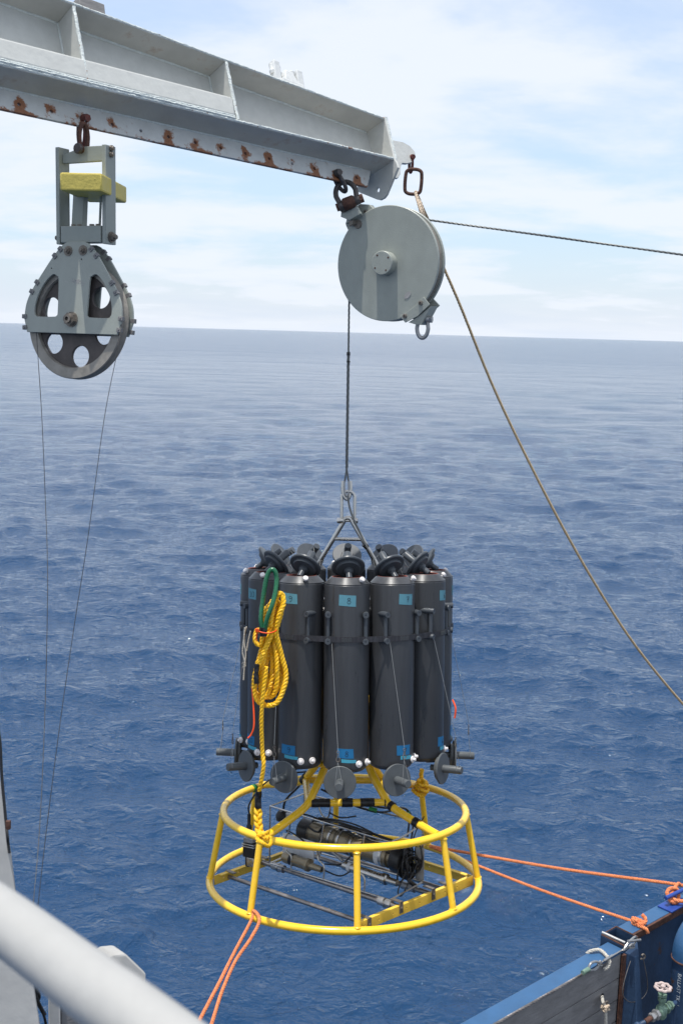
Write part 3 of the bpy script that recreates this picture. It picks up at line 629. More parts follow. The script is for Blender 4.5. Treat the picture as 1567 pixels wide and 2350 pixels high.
# ------------------------------------------------------------------ cables and ropes
arcr = [RM @ Vector((.248 * math.cos(R_(a)), .031, .248 * math.sin(R_(a)))) for a in range(66, 188, 6)]
cab_end = at(1567, 585, 5.05); cdir = cab_end - arcr[0]
cs = arcr[0] + cdir * 0.0
tan_pt = RM @ Vector((.248 * math.cos(R_(58)), .031, .248 * math.sin(R_(58))))
right_leg = [cab_end + cdir * 2.2, cab_end, at(1250, 541, 5.22), at(985, 505, 5.40)]
eyeS = at(795, 1122, 5.755)
cable_pts = right_leg + arcr + [at(801, 690, 5.58), at(799.5, 812, 5.62)]
cb = MB().rope(cable_pts, .0052, pitch=.07, strands=3, n=6).build('lifting_cable', 'wire')
tag(cb, 'dark steel cable from the right edge, over the round block and down to the splice', 'cable')
spl = thing('spliced_cable_end', 'thicker taped and spliced end of the steel cable just above the water sampler', 'cable', T(at(799.5, 812, 5.62)))
spl_inv = spl.matrix_world.inverted()
def sp(px, py, d): return spl_inv @ at(px, py, d)
m = MB().rope([sp(799.5, 808, 5.62), sp(798, 900, 5.66), sp(796.5, 1010, 5.70), sp(795.5, 1078, 5.735)], .0078, pitch=.09, n=7)
m.tube([sp(795.5, 1075, 5.735), sp(791.5, 1100, 5.745), sp(788, 1120, 5.75)], .0045, 8).tube([sp(795.5, 1075, 5.735), sp(799, 1100, 5.745), sp(802, 1112, 5.75)], .0045, 8)
m.build('splice', 'wire', spl)
for py_, h in ((812, 7), (830, 3)): MB().cyl(sp(799.5, py_ - h / 2, 5.62), sp(799.4, py_ + h / 2, 5.62), .0095, n=12).build('black_whipping', 'black_tape', spl)
# thimble
th = [sp(x, y, 5.752) for x, y in ((787, 1104), (786, 1122), (788, 1137), (795, 1146), (802, 1140), (805, 1122), (804, 1104))]
m = MB().tube(spline(th, 5), .0085, 10); m.build('thimble', 'stainless', spl)
m = MB().tube(spline([sp(x, y, 5.746) for x, y in ((790, 1103), (790, 1125), (795, 1139), (800, 1128), (800, 1104))], 5), .0050, 8); m.build('thimble', 'galv', spl)

MB_ = MB().rope(spline([rc + Vector((.012, -.01, -.052)), at(961, 470, 5.43), at(967, 492, 5.42), at(970, 506, 5.46)], 6), .0085, pitch=.05, n=6)
o = MB_.rope(spline([rc + Vector((.018, .012, -.052)), at(966, 470, 5.47), at(972, 492, 5.47), at(976, 508, 5.5)], 6), .0065, pitch=.05, n=6)
o.tube(spline([rc + Vector((.012, -.01, -.052)), rc + Vector((.014, .0, -.044)) + Vector((0,0,-.004)), rc + Vector((.018, .012, -.052))], 5), .0085, 8)
o = o.build('rope_sling', 'beige_rope'); tag(o, 'short pale beige rope sling looped through the oblong ring', 'rope')
br = [rc + Vector((.022, .02, -.055)), at(970, 478, 5.50), at(988, 520, 5.58), at(1008, 590, 5.62), at(1055, 700, 5.70), at(1130, 885, 5.85), at(1213, 1060, 5.98), at(1307, 1240, 6.12), at(1398, 1394, 6.28), at(1473, 1503, 6.4), at(1567, 1617, 6.55), at(1700, 1762, 6.75)]
o = MB().rope(spline(br, 14), .0074, pitch=.05, n=6).build('guy_rope', 'brown_rope'); tag(o, 'weathered brown rope slanting down to the right edge across the sea', 'rope')
# ------------------------------------------------------------------ water sampler rosette
u_c = Vector((.009, 1, .0325)).normalized(); y_c = Vector((0, .0325, -1)); y_c = (y_c - u_c * y_c.dot(u_c)).normalized(); x_c = y_c.cross(u_c)
org = y_c * 5.75 - u_c * 2.056 + x_c * ((789.5 - 783.5) / FPX * 5.8 + .018)
RO = frame_m(CM @ org, CR @ x_c, CR @ y_c, CR @ u_c)
ros = thing('water_sampler', 'ring of dark grey bottles on a yellow tube cage, hanging over the sea', 'water sampler', RO)
def pol(r, az, z): return Vector((r * math.cos(R_(az)), r * math.sin(R_(az)), z))
RL, RU, ZU = .682, .614, .355
def ringpts(r, z, n=96): return [pol(r, 360 * i / n, z) for i in range(n)]
MB().tube(ringpts(RU, ZU), .0185, 16, closed=True).build('upper_ring', 'yellow', ros)
MB().tube(ringpts(RL, 0), .0185, 16, closed=True).build('lower_ring', 'yellow', ros)
ST = (-130, -85, -41, -2, 47, 94, 141, 185)
for a in ST:
    p0, p1 = pol(RL, a, .0), pol(RU, a, ZU)
    m = MB().cyl(p0 + (p1 - p0).normalized() * .012, p1 - (p1 - p0).normalized() * .012, .0158, n=16); m.build('upright', 'yellow', ros)
    for p, dz in ((p0, .018), (p1, -.018)):
        w = MB()
        c = [p + (p1 - p0).normalized() * dz + (CRx * .0165) for CRx in [Matrix.Rotation(k * math.pi / 6, 3, (p1 - p0).normalized()) @ pol(1, a, 0) for k in range(12)]]
        w.tube([q + Vector((0, 0, random.uniform(-.0015, .0015))) for q in c], .0042, 6, closed=True)
        w.build('weld_bead', 'yellow', ros)
# spokes rising from the upper ring to the bottle rack
for a in (232, 316, 46, 136):
    p = spline([pol(RU - .008, a, ZU + .004), pol(.45, a, ZU + .04), pol(.31, a, ZU + .083), pol(.25, a, ZU + .14), pol(.17, a, ZU + .24), pol(.145, a, ZU + .34), pol(.145, a, ZU + .6)], 8)
    MB().tube(p, .0195, 16).build('spoke', 'yellow', ros)
hexr = [pol(.285, a, ZU + .093) for a in (232, 316, 46, 136)]
for i in range(4):
    MB().cyl(hexr[i], hexr[(i + 1) % 4], .0185, n=16).build('cross_tube', 'yellow', ros)
for sgn in (1,):
    MB().tube(ringpts(.32, .66, 48), .016, 12, closed=True).build('rack_ring', 'yellow', ros)
    MB().tube(ringpts(.255, 1.40, 48), .012, 12, closed=True).build('rack_ring', 'stainless', ros)
# black tape on front cross tube and spokes
def tape_on(pa, pb, t0, t1, r, m='black_tape', nm='tape_wrap'):
    pa, pb = Vector(pa), Vector(pb); a, b = pa.lerp(pb, t0), pa.lerp(pb, t1); k = 9; 
    MB().tube([a.lerp(b, i / k) for i in range(k + 1)], lambda i: r * random.uniform(1.0, 1.07), 16).build(nm, m, ros)
f0, f1 = hexr[0], hexr[1]
tape_on(f0, f1, .03, .27, .0205); tape_on(f0, f1, .42, .56, .0212); tape_on(f0, f1, .66, .84, .0205); tape_on(f0, f1, .97, 1.03, .0215)
sp1 = [pol(RU - .008, 316, ZU + .004), pol(.45, 316, ZU + .04), pol(.31, 316, ZU + .083)]
tape_on(sp1[0], sp1[1], .72, .92, .0225); tape_on(sp1[2], sp1[1], -.02, .14, .0225)
sp0 = [pol(.31, 136, ZU + .083), pol(.25, 136, ZU + .14)]; tape_on(sp0[0], sp0[1], .0, .5, .022)
tape_on(pol(RU, 142, ZU), pol(RU, 144.5, ZU), 0, 1, .0205, 'green_tape')
# angle bars and cross rods in the base
def bar(pa, pb, h=.046, th=.007, m='yellow_bar', side=1, nholes=9):
    pa, pb = Vector(pa), Vector(pb); d = (pb - pa); Lb = d.length; x = d.normalized(); z = Vector((0, 0, 1)); y = z.cross(x)
    mm = frame_m(pa, x, y, z)
    o = plate('base_bar', [(0, -h/2), (Lb, -h/2), (Lb, h/2), (0, h/2)], [circ((i + .5) * Lb / nholes + .012, 0, .005, 10) for i in range(nholes)], th, m, ros, mm, .001)
    MB().box((0.03, -.018 if side < 0 else th/2 - .0005, h/2 - .006), (Lb - .03, -th/2 + .0005 if side < 0 else .018, h/2)).build('bar_lip', m, ros, mm, bevel=.001)
Aa, Ab = Vector((-.655, -.055, 0)), Vector((-.05, .655, 0)); Ba, Bb = Vector((.05, -.655, 0)), Vector((.655, -.02, 0))
bar(Aa, Ab, side=-1); bar(Ba, Bb, side=1); bar(Bb, Ab, side=1)
rods = []
for t, z, r in ((.10, -.004, .0105), (.355, .012, .0125), (.63, .012, .0125), (.77, .0, .010)):
    p0, p1 = Aa.lerp(Ab, t), Ba.lerp(Bb, t); p0.z = p1.z = z
    d = (p1 - p0).normalized(); rods.append((p0, p1))
    rod = MB().cyl(p0 + d * .01, p1 - d * .012, r, n=14).build('cross_rod', 'steel_pipe', ros)
    for p, s_ in ((p0, -1), (p1, 1)):
        mm = frame_m(p, (Bb - Ba).normalized(), (Bb - Ba).normalized().cross(Vector((0, 0, 1))) * -1, Vector((0, 0, 1)))
        c = MB().box((-.012, -.0085 if s_ > 0 else .0042, -.024), (.012, -.0042 if s_ > 0 else .0085, .030)).box((-.011, -.0085 if s_ > 0 else -.055, .0265), (.011, .055 if s_ > 0 else .0085, .0315))
        c.cyl((0, -.0085 if s_ > 0 else .0085, .0), (0, -.014 if s_ > 0 else .014, .0), .006, n=8)
        c.build('rod_clamp', 'bolt', rod, mm)
for t, ro in ((.10, rods[1]), (.86, rods[1]), (.80, rods[2])):
    p0, p1 = ro; a, b = p0.lerp(p1, t), p0.lerp(p1, t + .045); c, d = p0.lerp(p1, t + .05), p0.lerp(p1, t + .085)
    m = MB().cyl(a, b, .019, n=20).cyl(c, d, .021, n=8); cl = m.build('rod_coupling', 'galv', ros)
    for q in (.046, .04): MB().cyl(p0.lerp(p1, t + q), p0.lerp(p1, t + q + .004), .0225, n=20).build('hose_clip', 'stainless', cl)

# wire cage for the instruments
Fl = Vector((-.387, .12, .03)); Fr = Vector((.218, -.38, .03)); wv_ = Vector((.17, .24, 0)); up = Vector((0, 0, .30))
cage = MB(); cr_ = .0045
for a, b in ((Fl, Fr), (Fr, Fr + wv_), (Fl, Fl + wv_), (Fl + wv_, Fr + wv_), (Fl + up, Fr + up * .93), (Fl + up, Fl + up + wv_), (Fl + up + wv_, Fr + up + wv_), (Fl, Fl + up), (Fl + wv_, Fl + wv_ + up), (Fr + wv_, Fr + wv_ + up)):
    cage.cyl(a, b, cr_, n=8)
for t, dx in ((.19, 0), (.47, 0), (.80, 0)):
    q = Fl.lerp(Fr, t); cage.tube(spline([q, q + Vector((0, 0, .07)), q + Vector((-.03, .02, .1)), q + Vector((-.03, .02, .16)), q + Vector((-.012, .01, .2)), q + up * (1 - .07 * t)], 5), cr_, 8)
cage.tube(spline([Fr + up * .93, Fr + up * .93 + wv_ * .5, Fr + wv_ + up], 5), cr_, 8)
cage.tube(spline([Fl.lerp(Fr, .1) + wv_ + up, Fl.lerp(Fr, .16) + wv_ + up + Vector((0, 0, -.09)), Fl.lerp(Fr, .22) + wv_ + up + Vector((0, 0, -.09)), Fl.lerp(Fr, .24) + wv_ + up], 6), cr_, 8)
cage.build('wire_cage', 'stainless', ros)
MB().box((-.022, -.002, 0), (.022, .002, .16)).build('cage_plate', 'galv', ros, T(Fr + wv_ * .92 + Vector((0, 0, .02))) @ RZ(-20), bevel=.001)
# instruments
ax0, ax1 = Vector((-.22, .30, .155)), Vector((.31, -.15, .135)); axd = (ax1 - ax0).normalized(); AL = (ax1 - ax0).length
def housing(nm, p, d, prof, m, n=28, parent=ros): return MB().lathe([(r, z) for z, r in prof], p, d, n, caps=False).build(nm, m, parent, angle=30)
big = housing('pressure_housing', ax0, axd, [(-.0, 0), (.0, .05), (.01, .056), (.05, .056), (.30, .056), (.30, .0575), (.335, .0575), (.335, .056), (AL - .1, .056), (AL - .1, .046), (AL - .03, .046), (AL - .03, 0)], 'titanium')
for z in (.215, .275, .36, AL - .14): MB().lathe([(.0575, z), (.0595, z), (.0595, z + .012), (.0575, z + .012)], ax0, axd, 28, caps=False).build('hose_clamp', 'stainless', big)
MB().lathe([(.0565, 0), (.0575, .0), (.0575, .07), (.0565, .07)], ax0, axd, 28, caps=False).build('end_sleeve', 'rubber', big)
MB().lathe([(.0575, AL - .17), (.0583, AL - .17), (.0583, AL - .125), (.0575, AL - .125)], ax0, axd, 28, caps=False).build('label_wrap', 'white_panel', big)
MB().lathe([(0, AL - .07), (.064, AL - .07), (.067, AL - .065), (.067, AL - .01), (.06, AL - .005), (0, AL)], ax0, axd, 28, caps=False).build('end_flange', 'rubber', big)
for k in range(6):
    a_ = k * math.pi / 3; u_ = Vector((0, 0, 1)) * math.cos(a_) + axd.cross(Vector((0, 0, 1))) * math.sin(a_); q = ax0 + axd * (AL - .002) + u_ * .035
    MB().lathe([(0, 0), (.011, 0), (.013, .012), (.009, .03), (.006, .05), (0, .05)], q, axd, 10, caps=False).build('cable_plug', 'rubber', big)
# second slim cylinder and pump housings
b0 = Vector((-.31, .09, .075)); sec = housing('sensor_tube', b0, axd, [(-.0, 0), (0, .025), (.01, .029), (.15, .029), (.16, .033), (.175, .033), (.18, .018), (.26, .015), (.26, 0)], 'titanium')
MB().lathe([(.0295, .05), (.031, .05), (.031, .07), (.0295, .07)], b0, axd, 20, caps=False).build('black_band', 'black_tape', sec)
MB().lathe([(0, .178), (.018, .178), (.016, .22), (.008, .26), (0, .26)], b0, axd, 16, caps=False).build('cable_plug', 'rubber', sec)
b1 = Vector((.0, -.02, .07)); t3 = housing('sensor_tube', b1, axd, [(0, 0), (0, .022), (.25, .022), (.25, .028), (.275, .028), (.28, .018), (.34, .016), (.34, 0)], 'stainless')
MB().lathe([(0, .281), (.0175, .281), (.016, .33), (0, .33)], b1, axd, 16, caps=False).build('cable_plug', 'rubber', t3)
MB().lathe([(.0225, .03), (.0245, .03), (.0245, .05), (.0225, .05)], b1, axd, 20, caps=False).build('hose_clamp', 'white_panel', t3)
MB().tube(spline([b1 + axd * -.01 + Vector((0, 0, .02)), b1 - axd * .07 + Vector((0, 0, .045)), b1 - axd * .14 + Vector((0, 0, .05)), b0 + axd * .19 + Vector((.03, 0, .05))], 8), .009, 10).build('flow_tube', 'galv', ros)
MB().box((-.12, -.003, -.055), (.10, .003, .05)).build('mount_plate', 'white_panel', ros, frame_m(Vector((-.23, .105, .12)), axd, Vector((0, 0, 1)).cross(axd), Vector((0, 0, 1))), bevel=.001)
MB().box((-.022, -.022, -.018), (.022, .022, .018)).build('connector_box', 'galv', ros, T((-.29, .22, .245)) @ RZ(20), bevel=.004)
MB().lathe([(0, 0), (.03, 0), (.034, .01), (.034, .03), (.02, .05), (0, .05)], (-.33, .24, .22), (0, 0, 1), 20, caps=False).build('pump', 'rubber', ros)
# pump hung on the left bar
pu = MB().box((-.034, -.03, -.0), (.034, .03, .075)).build('pump', 'rubber', ros, T((-.475, .02, .10)) @ RZ(-30), bevel=.004)
MB().box((-.026, -.036, .078), (.030, .010, .102)).build('pump_top', 'galv', pu, bevel=.003)
for z in (.052, .064): MB().box((-.0375, -.0335, z), (.0375, .0335, z + .006)).build('pump_strap', 'stainless', pu, bevel=.002)
MB().lathe([(0, 0), (.017, 0), (.017, -.05), (.012, -.055), (0, -.055)], (-.018, 0, 0), (0, 0, 1), 16, caps=False).build('pump_inlet', 'rubber', pu)
MB().box((-.01, -.028, -.045), (.032, .02, .0)).build('pump_bracket', 'stainless', pu, bevel=.003)
MB().lathe([(0, .076), (.014, .076), (.014, .15), (.009, .16), (.009, .21), (.004, .215), (0, .215)], (-.022, .01, 0), (0, 0, 1), 14, caps=False).build('cable_plug', 'rubber', pu)
def cbl(pts, r=.0045, m='rubber', nm='instrument_cable', n=8): return MB().tube(spline([Vector(p) for p in pts], 8), r, n).build(nm, m, ros)
cbl([(-.485, .03, .31), (-.49, .035, .36), (-.44, .09, .43), (-.38, .2, .455), (-.3, .32, .45), (-.18, .4, .44)])
cbl([(-.18, .4, .44), (-.25, .30, .38), (-.31, .24, .33), (-.325, .24, .27)], .006)
cbl([(-.12, -.02, .46), (.05, -.1, .40), (.18, -.12, .375), (.30, .0, .36), (.33, .02, .31), (.32, -.02, .22)], .005)
cbl([(-.10, .0, .455), (.06, -.05, .405), (.2, -.08, .385), (.31, .03, .35), (.35, .03, .28), (.33, -.1, .2)], .005)
cbl([(-.16, .26, .225), (-.05, .18, .235), (.1, .05, .228), (.22, -.06, .22), (.3, -.12, .21)], .007)
cbl([(-.17, .25, .215), (-.03, .12, .245), (.09, .02, .215), (.2, -.09, .225), (.31, -.16, .2)], .005)
cbl([(-.2, .22, .2), (-.14, .17, .18), (-.1, .14, .225), (.0, .08, .238), (.14, -.02, .225)], .006)
cbl([(-.33, .2, .2), (-.28, .2, .25), (-.22, .22, .26), (-.15, .22, .24)], .004)
cbl([(-.1, -.0, .07), (-.02, .02, .06), (.03, .05, .09)], .004)
cbl([(-.08, .02, .33), (-.02, .03, .30), (.06, .06, .30)], .004)
for k in range(16):   # tangle of looped cable at the flange end
    c = ax1 + Vector((random.uniform(-.03, .06), random.uniform(-.06, .03), random.uniform(-.05, .04))); a_, b_ = random.uniform(.03, .055), random.uniform(.04, .07)
    rot = Matrix.Rotation(random.uniform(0, 3.1), 3, 'Z') @ Matrix.Rotation(random.uniform(-.5, .5), 3, 'Y')
    MB().tube([c + rot @ Vector((a_ * math.cos(q), 0, b_ * math.sin(q))) for q in [2 * math.pi * i / 20 for i in range(20)]], .0042, 7, closed=True).build('cable_loop', 'rubber', ros)
for k in range(9):
    a_ = ax0 + axd * random.uniform(.05, .25) + Vector((0, 0, random.uniform(.0, .09))); b_ = ax1 + Vector((random.uniform(-.06, .04), random.uniform(-.05, .08), random.uniform(-.06, .07)))
    m_ = a_.lerp(b_, .5) + Vector((random.uniform(-.03, .03), random.uniform(-.05, .03), random.uniform(-.02, .05))); cbl([a_, a_.lerp(m_, .5) + Vector((0, 0, random.uniform(-.01, .03))), m_, b_], random.uniform(.003, .0055))
cbl([(-.30, .1, .10), (-.24, .05, .04), (-.12, -.02, .05), (-.02, -.06, .03), (.05, -.06, .07)], .004)
cbl([(-.27, .2, .14), (-.3, .13, .2), (-.22, .08, .17), (-.17, .1, .1)], .004)
for k in range(5):
    q_ = ax0 + axd * (.08 + .09 * k); MB().tube([q_ + Vector((.0, 0, .0)) + (Vector((0, 0, 1)) * math.cos(t) + axd.cross(Vector((0, 0, 1))) * math.sin(t)) * .061 for t in [2*math.pi*i/22 for i in range(22)]], .0017, 5, closed=True).build('cable_tie', 'rubber', ros)
    MB().tube([q_ + Vector((0, 0, .06)), q_ + Vector((.012, -.01, .085)), q_ + Vector((.02, -.01, .10))], .0014, 5).build('cable_tie_end', 'rubber', ros)
cbl([(.33, -.13, .2), (.36, -.1, .28), (.40, -.07, .34)], .003)
cbl([(.37, -.18, .16), (.33, -.24, .10), (.28, -.29, .02), (.26, -.31, .05), (.3, -.25, .12)], .0035)
cbl([(.30, -.17, .11), (.32, -.2, .06), (.35, -.18, .03)], .011)
tape_on((.12, -.115, .39), (.16, -.12, .381), 0, 1, .012, 'green_tape')
tape_on((.315, .02, .335), (.325, .02, .30), 0, 1, .016, 'green_tape')

# bottles
RBOT, ZB = .43, .675
DIG = {'0': [[(.5,1.4),(.1,1.1),(.05,.5),(.4,0),(.8,.2),(.95,.9),(.8,1.3),(.5,1.4)]], '1': [[(.3,1.15),(.6,1.4),(.6,0)],[(.25,0),(.95,0)]], '2': [[(.1,1.1),(.4,1.4),(.85,1.2),(.8,.8),(.1,0),(.95,.02)]],
 '3': [[(.1,1.3),(.6,1.4),(.85,1.1),(.45,.75),(.9,.45),(.6,.02),(.1,.1)]], '4': [[(.7,0),(.7,1.4),(.1,.5),(.95,.5)]], '5': [[(.9,1.4),(.2,1.4),(.15,.8),(.6,.9),(.9,.5),(.6,.03),(.1,.1)]],
 '6': [[(.75,1.4),(.3,1.0),(.1,.4),(.35,0),(.75,.1),(.85,.45),(.5,.65),(.15,.45)]], '7': [[(.1,1.35),(.9,1.4),(.6,.8),(.5,0)],[(.35,.7),(.85,.78)]],
 '8': [[(.5,.75),(.15,1.05),(.4,1.4),(.8,1.25),(.75,.95),(.5,.75),(.1,.4),(.2,.05),(.6,0),(.9,.3),(.8,.6),(.5,.75)]], '9': [[(.85,1.15),(.5,1.4),(.1,1.2),(.15,.85),(.55,.75),(.85,1.1),(.85,.5),(.5,0),(.25,.1)]]}
def digits(mb, s, x0, z0, h, R):
    sc = h / 1.4; wd = .95 * sc
    tot = len(s) * wd + (len(s) - 1) * .3 * sc; x = x0 - tot / 2
    for ch in s:
        for st in DIG[ch]:
            pts = spline([Vector((x + px * sc, 0, z0 + pz * sc)) for px, pz in st], 4) if ch not in '1' else [Vector((x + px * sc, 0, z0 + pz * sc)) for px, pz in st]
            mb.tube([Vector((R * math.sin(p.x / R), -R * math.cos(p.x / R), p.z)) for p in pts], .0011, 5)
        x += wd + .3 * sc
def patch(mb, xc, zc, wd, ht, R, jit=.002, skew=0, th=.0006, nx=10):
    vs, fs = [], []; j = [random.uniform(-jit, jit) for _ in range(8)]
    for i in range(nx + 1):
        t = i / nx; x = xc - wd / 2 + wd * t
        zl = zc - ht / 2 + j[0] * (1 - t) + j[1] * t + skew * (t - .5); zh = zc + ht / 2 + j[2] * (1 - t) + j[3] * t + skew * (t - .5)
        xl = x + (j[4] if i == 0 else 0) + (j[5] if i == nx else 0); xh = x + (j[6] if i == 0 else 0) + (j[7] if i == nx else 0)
        for xx, z in ((xl, zl), (xh, zh)):
            for rr in (R, R + th): vs.append((rr * math.sin(xx / R), -rr * math.cos(xx / R), z))
    for i in range(nx):
        o = 4 * i; fs += [(o+1, o+5, o+7, o+3), (o, o+2, o+6, o+4), (o, o+4, o+5, o+1), (o+2, o+3, o+7, o+6)]
    fs += [(0, 1, 3, 2), (4*nx, 4*nx+2, 4*nx+3, 4*nx+1)]
    return mb.add(vs, fs)
BR = .1062
proto = {}
proto['body'] = MB().lathe([(0, 0), (.086, 0), (.094, .006), (.1045, .02), (BR, .03), (BR, .869), (.1047, .871), (.1047, .874), (BR, .876), (.0765, .906), (.073, .906), (.071, .902), (.0675, .90), (.0675, .80), (0, .80)], (0,0,0), (0,0,1), 64, caps=False)
proto['seal'] = MB().tube([Vector((.0695 * math.cos(t), .0695 * math.sin(t), .9035)) for t in [2*math.pi*i/40 for i in range(40)]], .0028, 8, closed=True)
lid = MB().lathe([(0, .007), (.076, .007), (.079, .004), (.079, -.002), (.075, -.006), (.0585, -.006), (.0585, -.014), (.054, -.019), (0, -.019)], (0,0,0), (0,0,1), 48, caps=False)
lid_h = MB().lathe([(0, .010), (.0185, .010), (.0185, .082), (.017, .085), (0, .085)], (0,0,0), (0,0,1), 24, caps=False)
lid_k = MB().lathe([(0, -.018), (.022, -.018), (.022, -.030), (.0145, -.038), (.0145, -.070), (.013, -.072), (0, -.072)], (0,0,0), (0,0,1), 20, caps=False)
cap = MB().lathe([(0, .0), (.073, .0), (.075, .002), (.075, .009), (.071, .012), (.057, .012), (.057, .026), (.05, .03), (0, .03)], (0,0,0), (0,1,0), 48, caps=False)
cap_h = MB().lathe([(0, 0), (.019, 0), (.0185, -.092), (.0165, -.096), (0, -.096)], (0,0,0), (0,1,0), 24, caps=False)
cap_k = MB().lathe([(0, .03), (.015, .03), (.015, .065), (0, .065)], (0,0,0), (0,1,0), 16, caps=False)
def clip_mb(p, L=.04):
    q = MB(); q.tube([p + Vector((.006 * math.cos(t), 0, .006 * math.sin(t))) for t in [2*math.pi*i/10 for i in range(10)]], .0016, 6, closed=True)
    pts = [(0, 0, -.006), (.004, 0, -.012), (.0035, 0, -.022), (.009, 0, -.03), (.006, 0, -.042), (-.003, 0, -.044), (-.007, 0, -.034), (-.003, 0, -.022), (-.002, 0, -.01)]
    q.tube(spline([p + Vector(c) for c in pts], 4), .0022, 6); return q
open_a = {8: 44, 9: 47, 7: 46, 10: 52, 6: 55, 11: 55, 5: 56, 12: 60, 1: 50, 2: 48, 3: 50, 4: 62}
for num in range(1, 13):
    rot = -30 * (num - 8)
    bm_ = T(pol(RBOT, -90 + rot, ZB)) @ RZ(rot)
    b = proto['body'].build('sampling_bottle', 'pvc', ros, bm_, angle=20, label='dark grey bottle with a taped paper number %d' % num if num in (6,7,8,9,10) else None)
    proto['seal'].build('mouth_seal', 'seal', b)
    MB().lathe([(0, .801), (.067, .801), (.067, .80)], (0,0,0), (0,0,1), 32, caps=False).build('mouth_shade_disc', 'inside_shade', b)  # near-black disc: shade inside the open bottle, put into the colour
    lt = random.uniform(-8, 8); lm_ = T((random.uniform(-.006, .006), .03, .945 + random.uniform(-.004, .006))) @ RY(lt) @ RX(-open_a[num] * 1.0)
    # underside turned outwards: rotate the lid about local x so that -z leans to -y
    lm_ = T((random.uniform(-.006, .006), .032, .948)) @ RZ(lt) @ RX(open_a[num] * -1)
    ld_ = MB(); 
    for q in (lid, lid_h, lid_k): ld_.add(q.v, q.f)
    ld_.build('bottle_lid', 'pvc_lid', b, lm_, angle=30)
    # cross line over the lid handle
    tl = lm_ @ Vector((0, 0, .08)); 
    MB().tube([tl + Vector((.017, 0, -.005)), tl + Vector((.03, .03, -.03)), Vector((.045, .085, .90))], .0013, 5).tube([tl + Vector((-.017, 0, -.005)), tl + Vector((-.03, .03, -.03)), Vector((-.02, .1, .89))], .0013, 5).build('lid_line', 'fine_wire', b)
    cj = {8: -.026, 7: -.045, 9: -.012, 6: -.02}.get(num, random.uniform(-.02, .01)); ct = {6: -2, 5: 2}.get(num, random.uniform(-6, 2))
    cm_ = T((cj, -.128, -.033 + random.uniform(-.004, .004))) @ RZ(random.uniform(-4, 4)) @ RX(ct)
    cp = MB()
    for q in (cap, cap_h, cap_k): cp.add(q.v, q.f)
    cp.build('bottom_cap', 'pvc_cap', b, cm_, angle=30)
    MB().cyl((cj * .6, -.1, .002), (cj * .3, -.03, -.012), .008, n=8).build('cap_spring', 'rubber', b)
    # side latches
    for s_ in (-1, 1):
        th_ = 55 * s_; cx, cy = BR * math.sin(R_(th_)), -BR * math.cos(R_(th_)); mm = T((cx, cy, 0))
        q = MB()
        for z in (.735, .612): q.lathe([(0, .045), (.0145, .045), (.0145, -.036), (.0135, -.039), (.0045, -.039), (.0035, -.037), (0, -.037)], (0, 0, z), (0, 1, 0), 16, caps=False)
        q.cyl((0, -.02, .618), (0, -.02, .73), .0098, n=12); q.build('side_latch', 'pvc_lid', b, mm, angle=30)
    # lanyard
    top = Vector((-.05 + cj * .3, -.14, .60)); hp = cm_ @ Vector((0, -.075, .019)); cl_ = hp.lerp(top, .22) + Vector((0, -.004, .0))
    st = MB().tube([Vector((-BR * math.sin(R_(55)) + .018, -BR * math.cos(R_(55)) - .03, .605)), cl_ + Vector((0, 0, .012))], .0012, 5)
    e_ = cl_ - Vector((0, 0, .046)); st.tube([e_, cm_ @ Vector((-.0185, -.075, -.0)), cm_ @ Vector((0, -.075, -.0195))], .0011, 5).tube([e_, cm_ @ Vector((.0185, -.08, .0)), cm_ @ Vector((0, -.08, -.0195))], .0011, 5)
    ln = st.build('lanyard', 'fine_wire', b)
    clip_mb(cl_).build('snap_hook', 'bolt', b)
    # vent knob and spigots
    a_ = R_(42); pv = Vector((.091 * math.sin(a_), -.091 * math.cos(a_), .889)); nv = Vector((math.sin(a_) * .75, -math.cos(a_) * .75, .66)).normalized()
    MB().lathe([(0, 0), (.0065, 0), (.0065, .008), (.012, .009), (.0135, .014), (.012, .021), (.006, .024), (0, .024)], pv, nv, 16, caps=False).build('vent_knob', 'white_plastic', b)
    for a in (33, 62):
        a_ = R_(a); nv = Vector((math.sin(a_), -math.cos(a_), 0)); pv = nv * .100 + Vector((0, 0, .044))
        MB().lathe([(0, 0), (.010, 0), (.010, .008), (.0155, .009), (.0165, .013), (.0155, .017), (.008, .018), (.0075, .028), (.005, .030), (0, .030)], pv, nv, 18, caps=False).build('spigot', 'white_plastic', b)
    off = {8: .002, 9: .0, 7: .010, 10: .005, 6: .01}.get(num, 0)
    patch(MB(), off, .804, .078, .050, BR + .0002, skew=-.004).build('tape_label', 'tape_teal', b)
    q = MB(); digits(q, str(num), off + .006, .790, .026, BR + .0008); q.build('marker_number', 'ink_hole_shade', b)
    patch(MB(), off - .004, .094, .076, .046, BR + .0002, skew=-.003).build('tape_label', 'tape_blue', b)
    q = MB(); digits(q, str(num), off + .002, .082, .023, BR + .0008); q.build('marker_number', 'ink_hole_shade', b)
    patch(MB(), off + .012, .059, .070, .016, BR + .0002, jit=.001, skew=-.005).build('tape_strip', 'tape_cyan', b)
    q = MB()
    for k in range(9): q.box((0, 0, 0), (.0022 + .002 * random.random(), .0006, .004), T((0, 0, 0)) @ Matrix.Rotation(0, 4, 'Z') @ T(Vector(((BR + .0007) * math.sin((off + .02 + k * .0045) / BR), -(BR + .0007) * math.cos((off + .02 + k * .0045) / BR), .0545 - k * .0003))) @ Matrix.Rotation((off + .02 + k * .0045) / BR, 4, 'Z'))
    q.build('printed_line', 'ink_hole_shade', b, smooth=False)
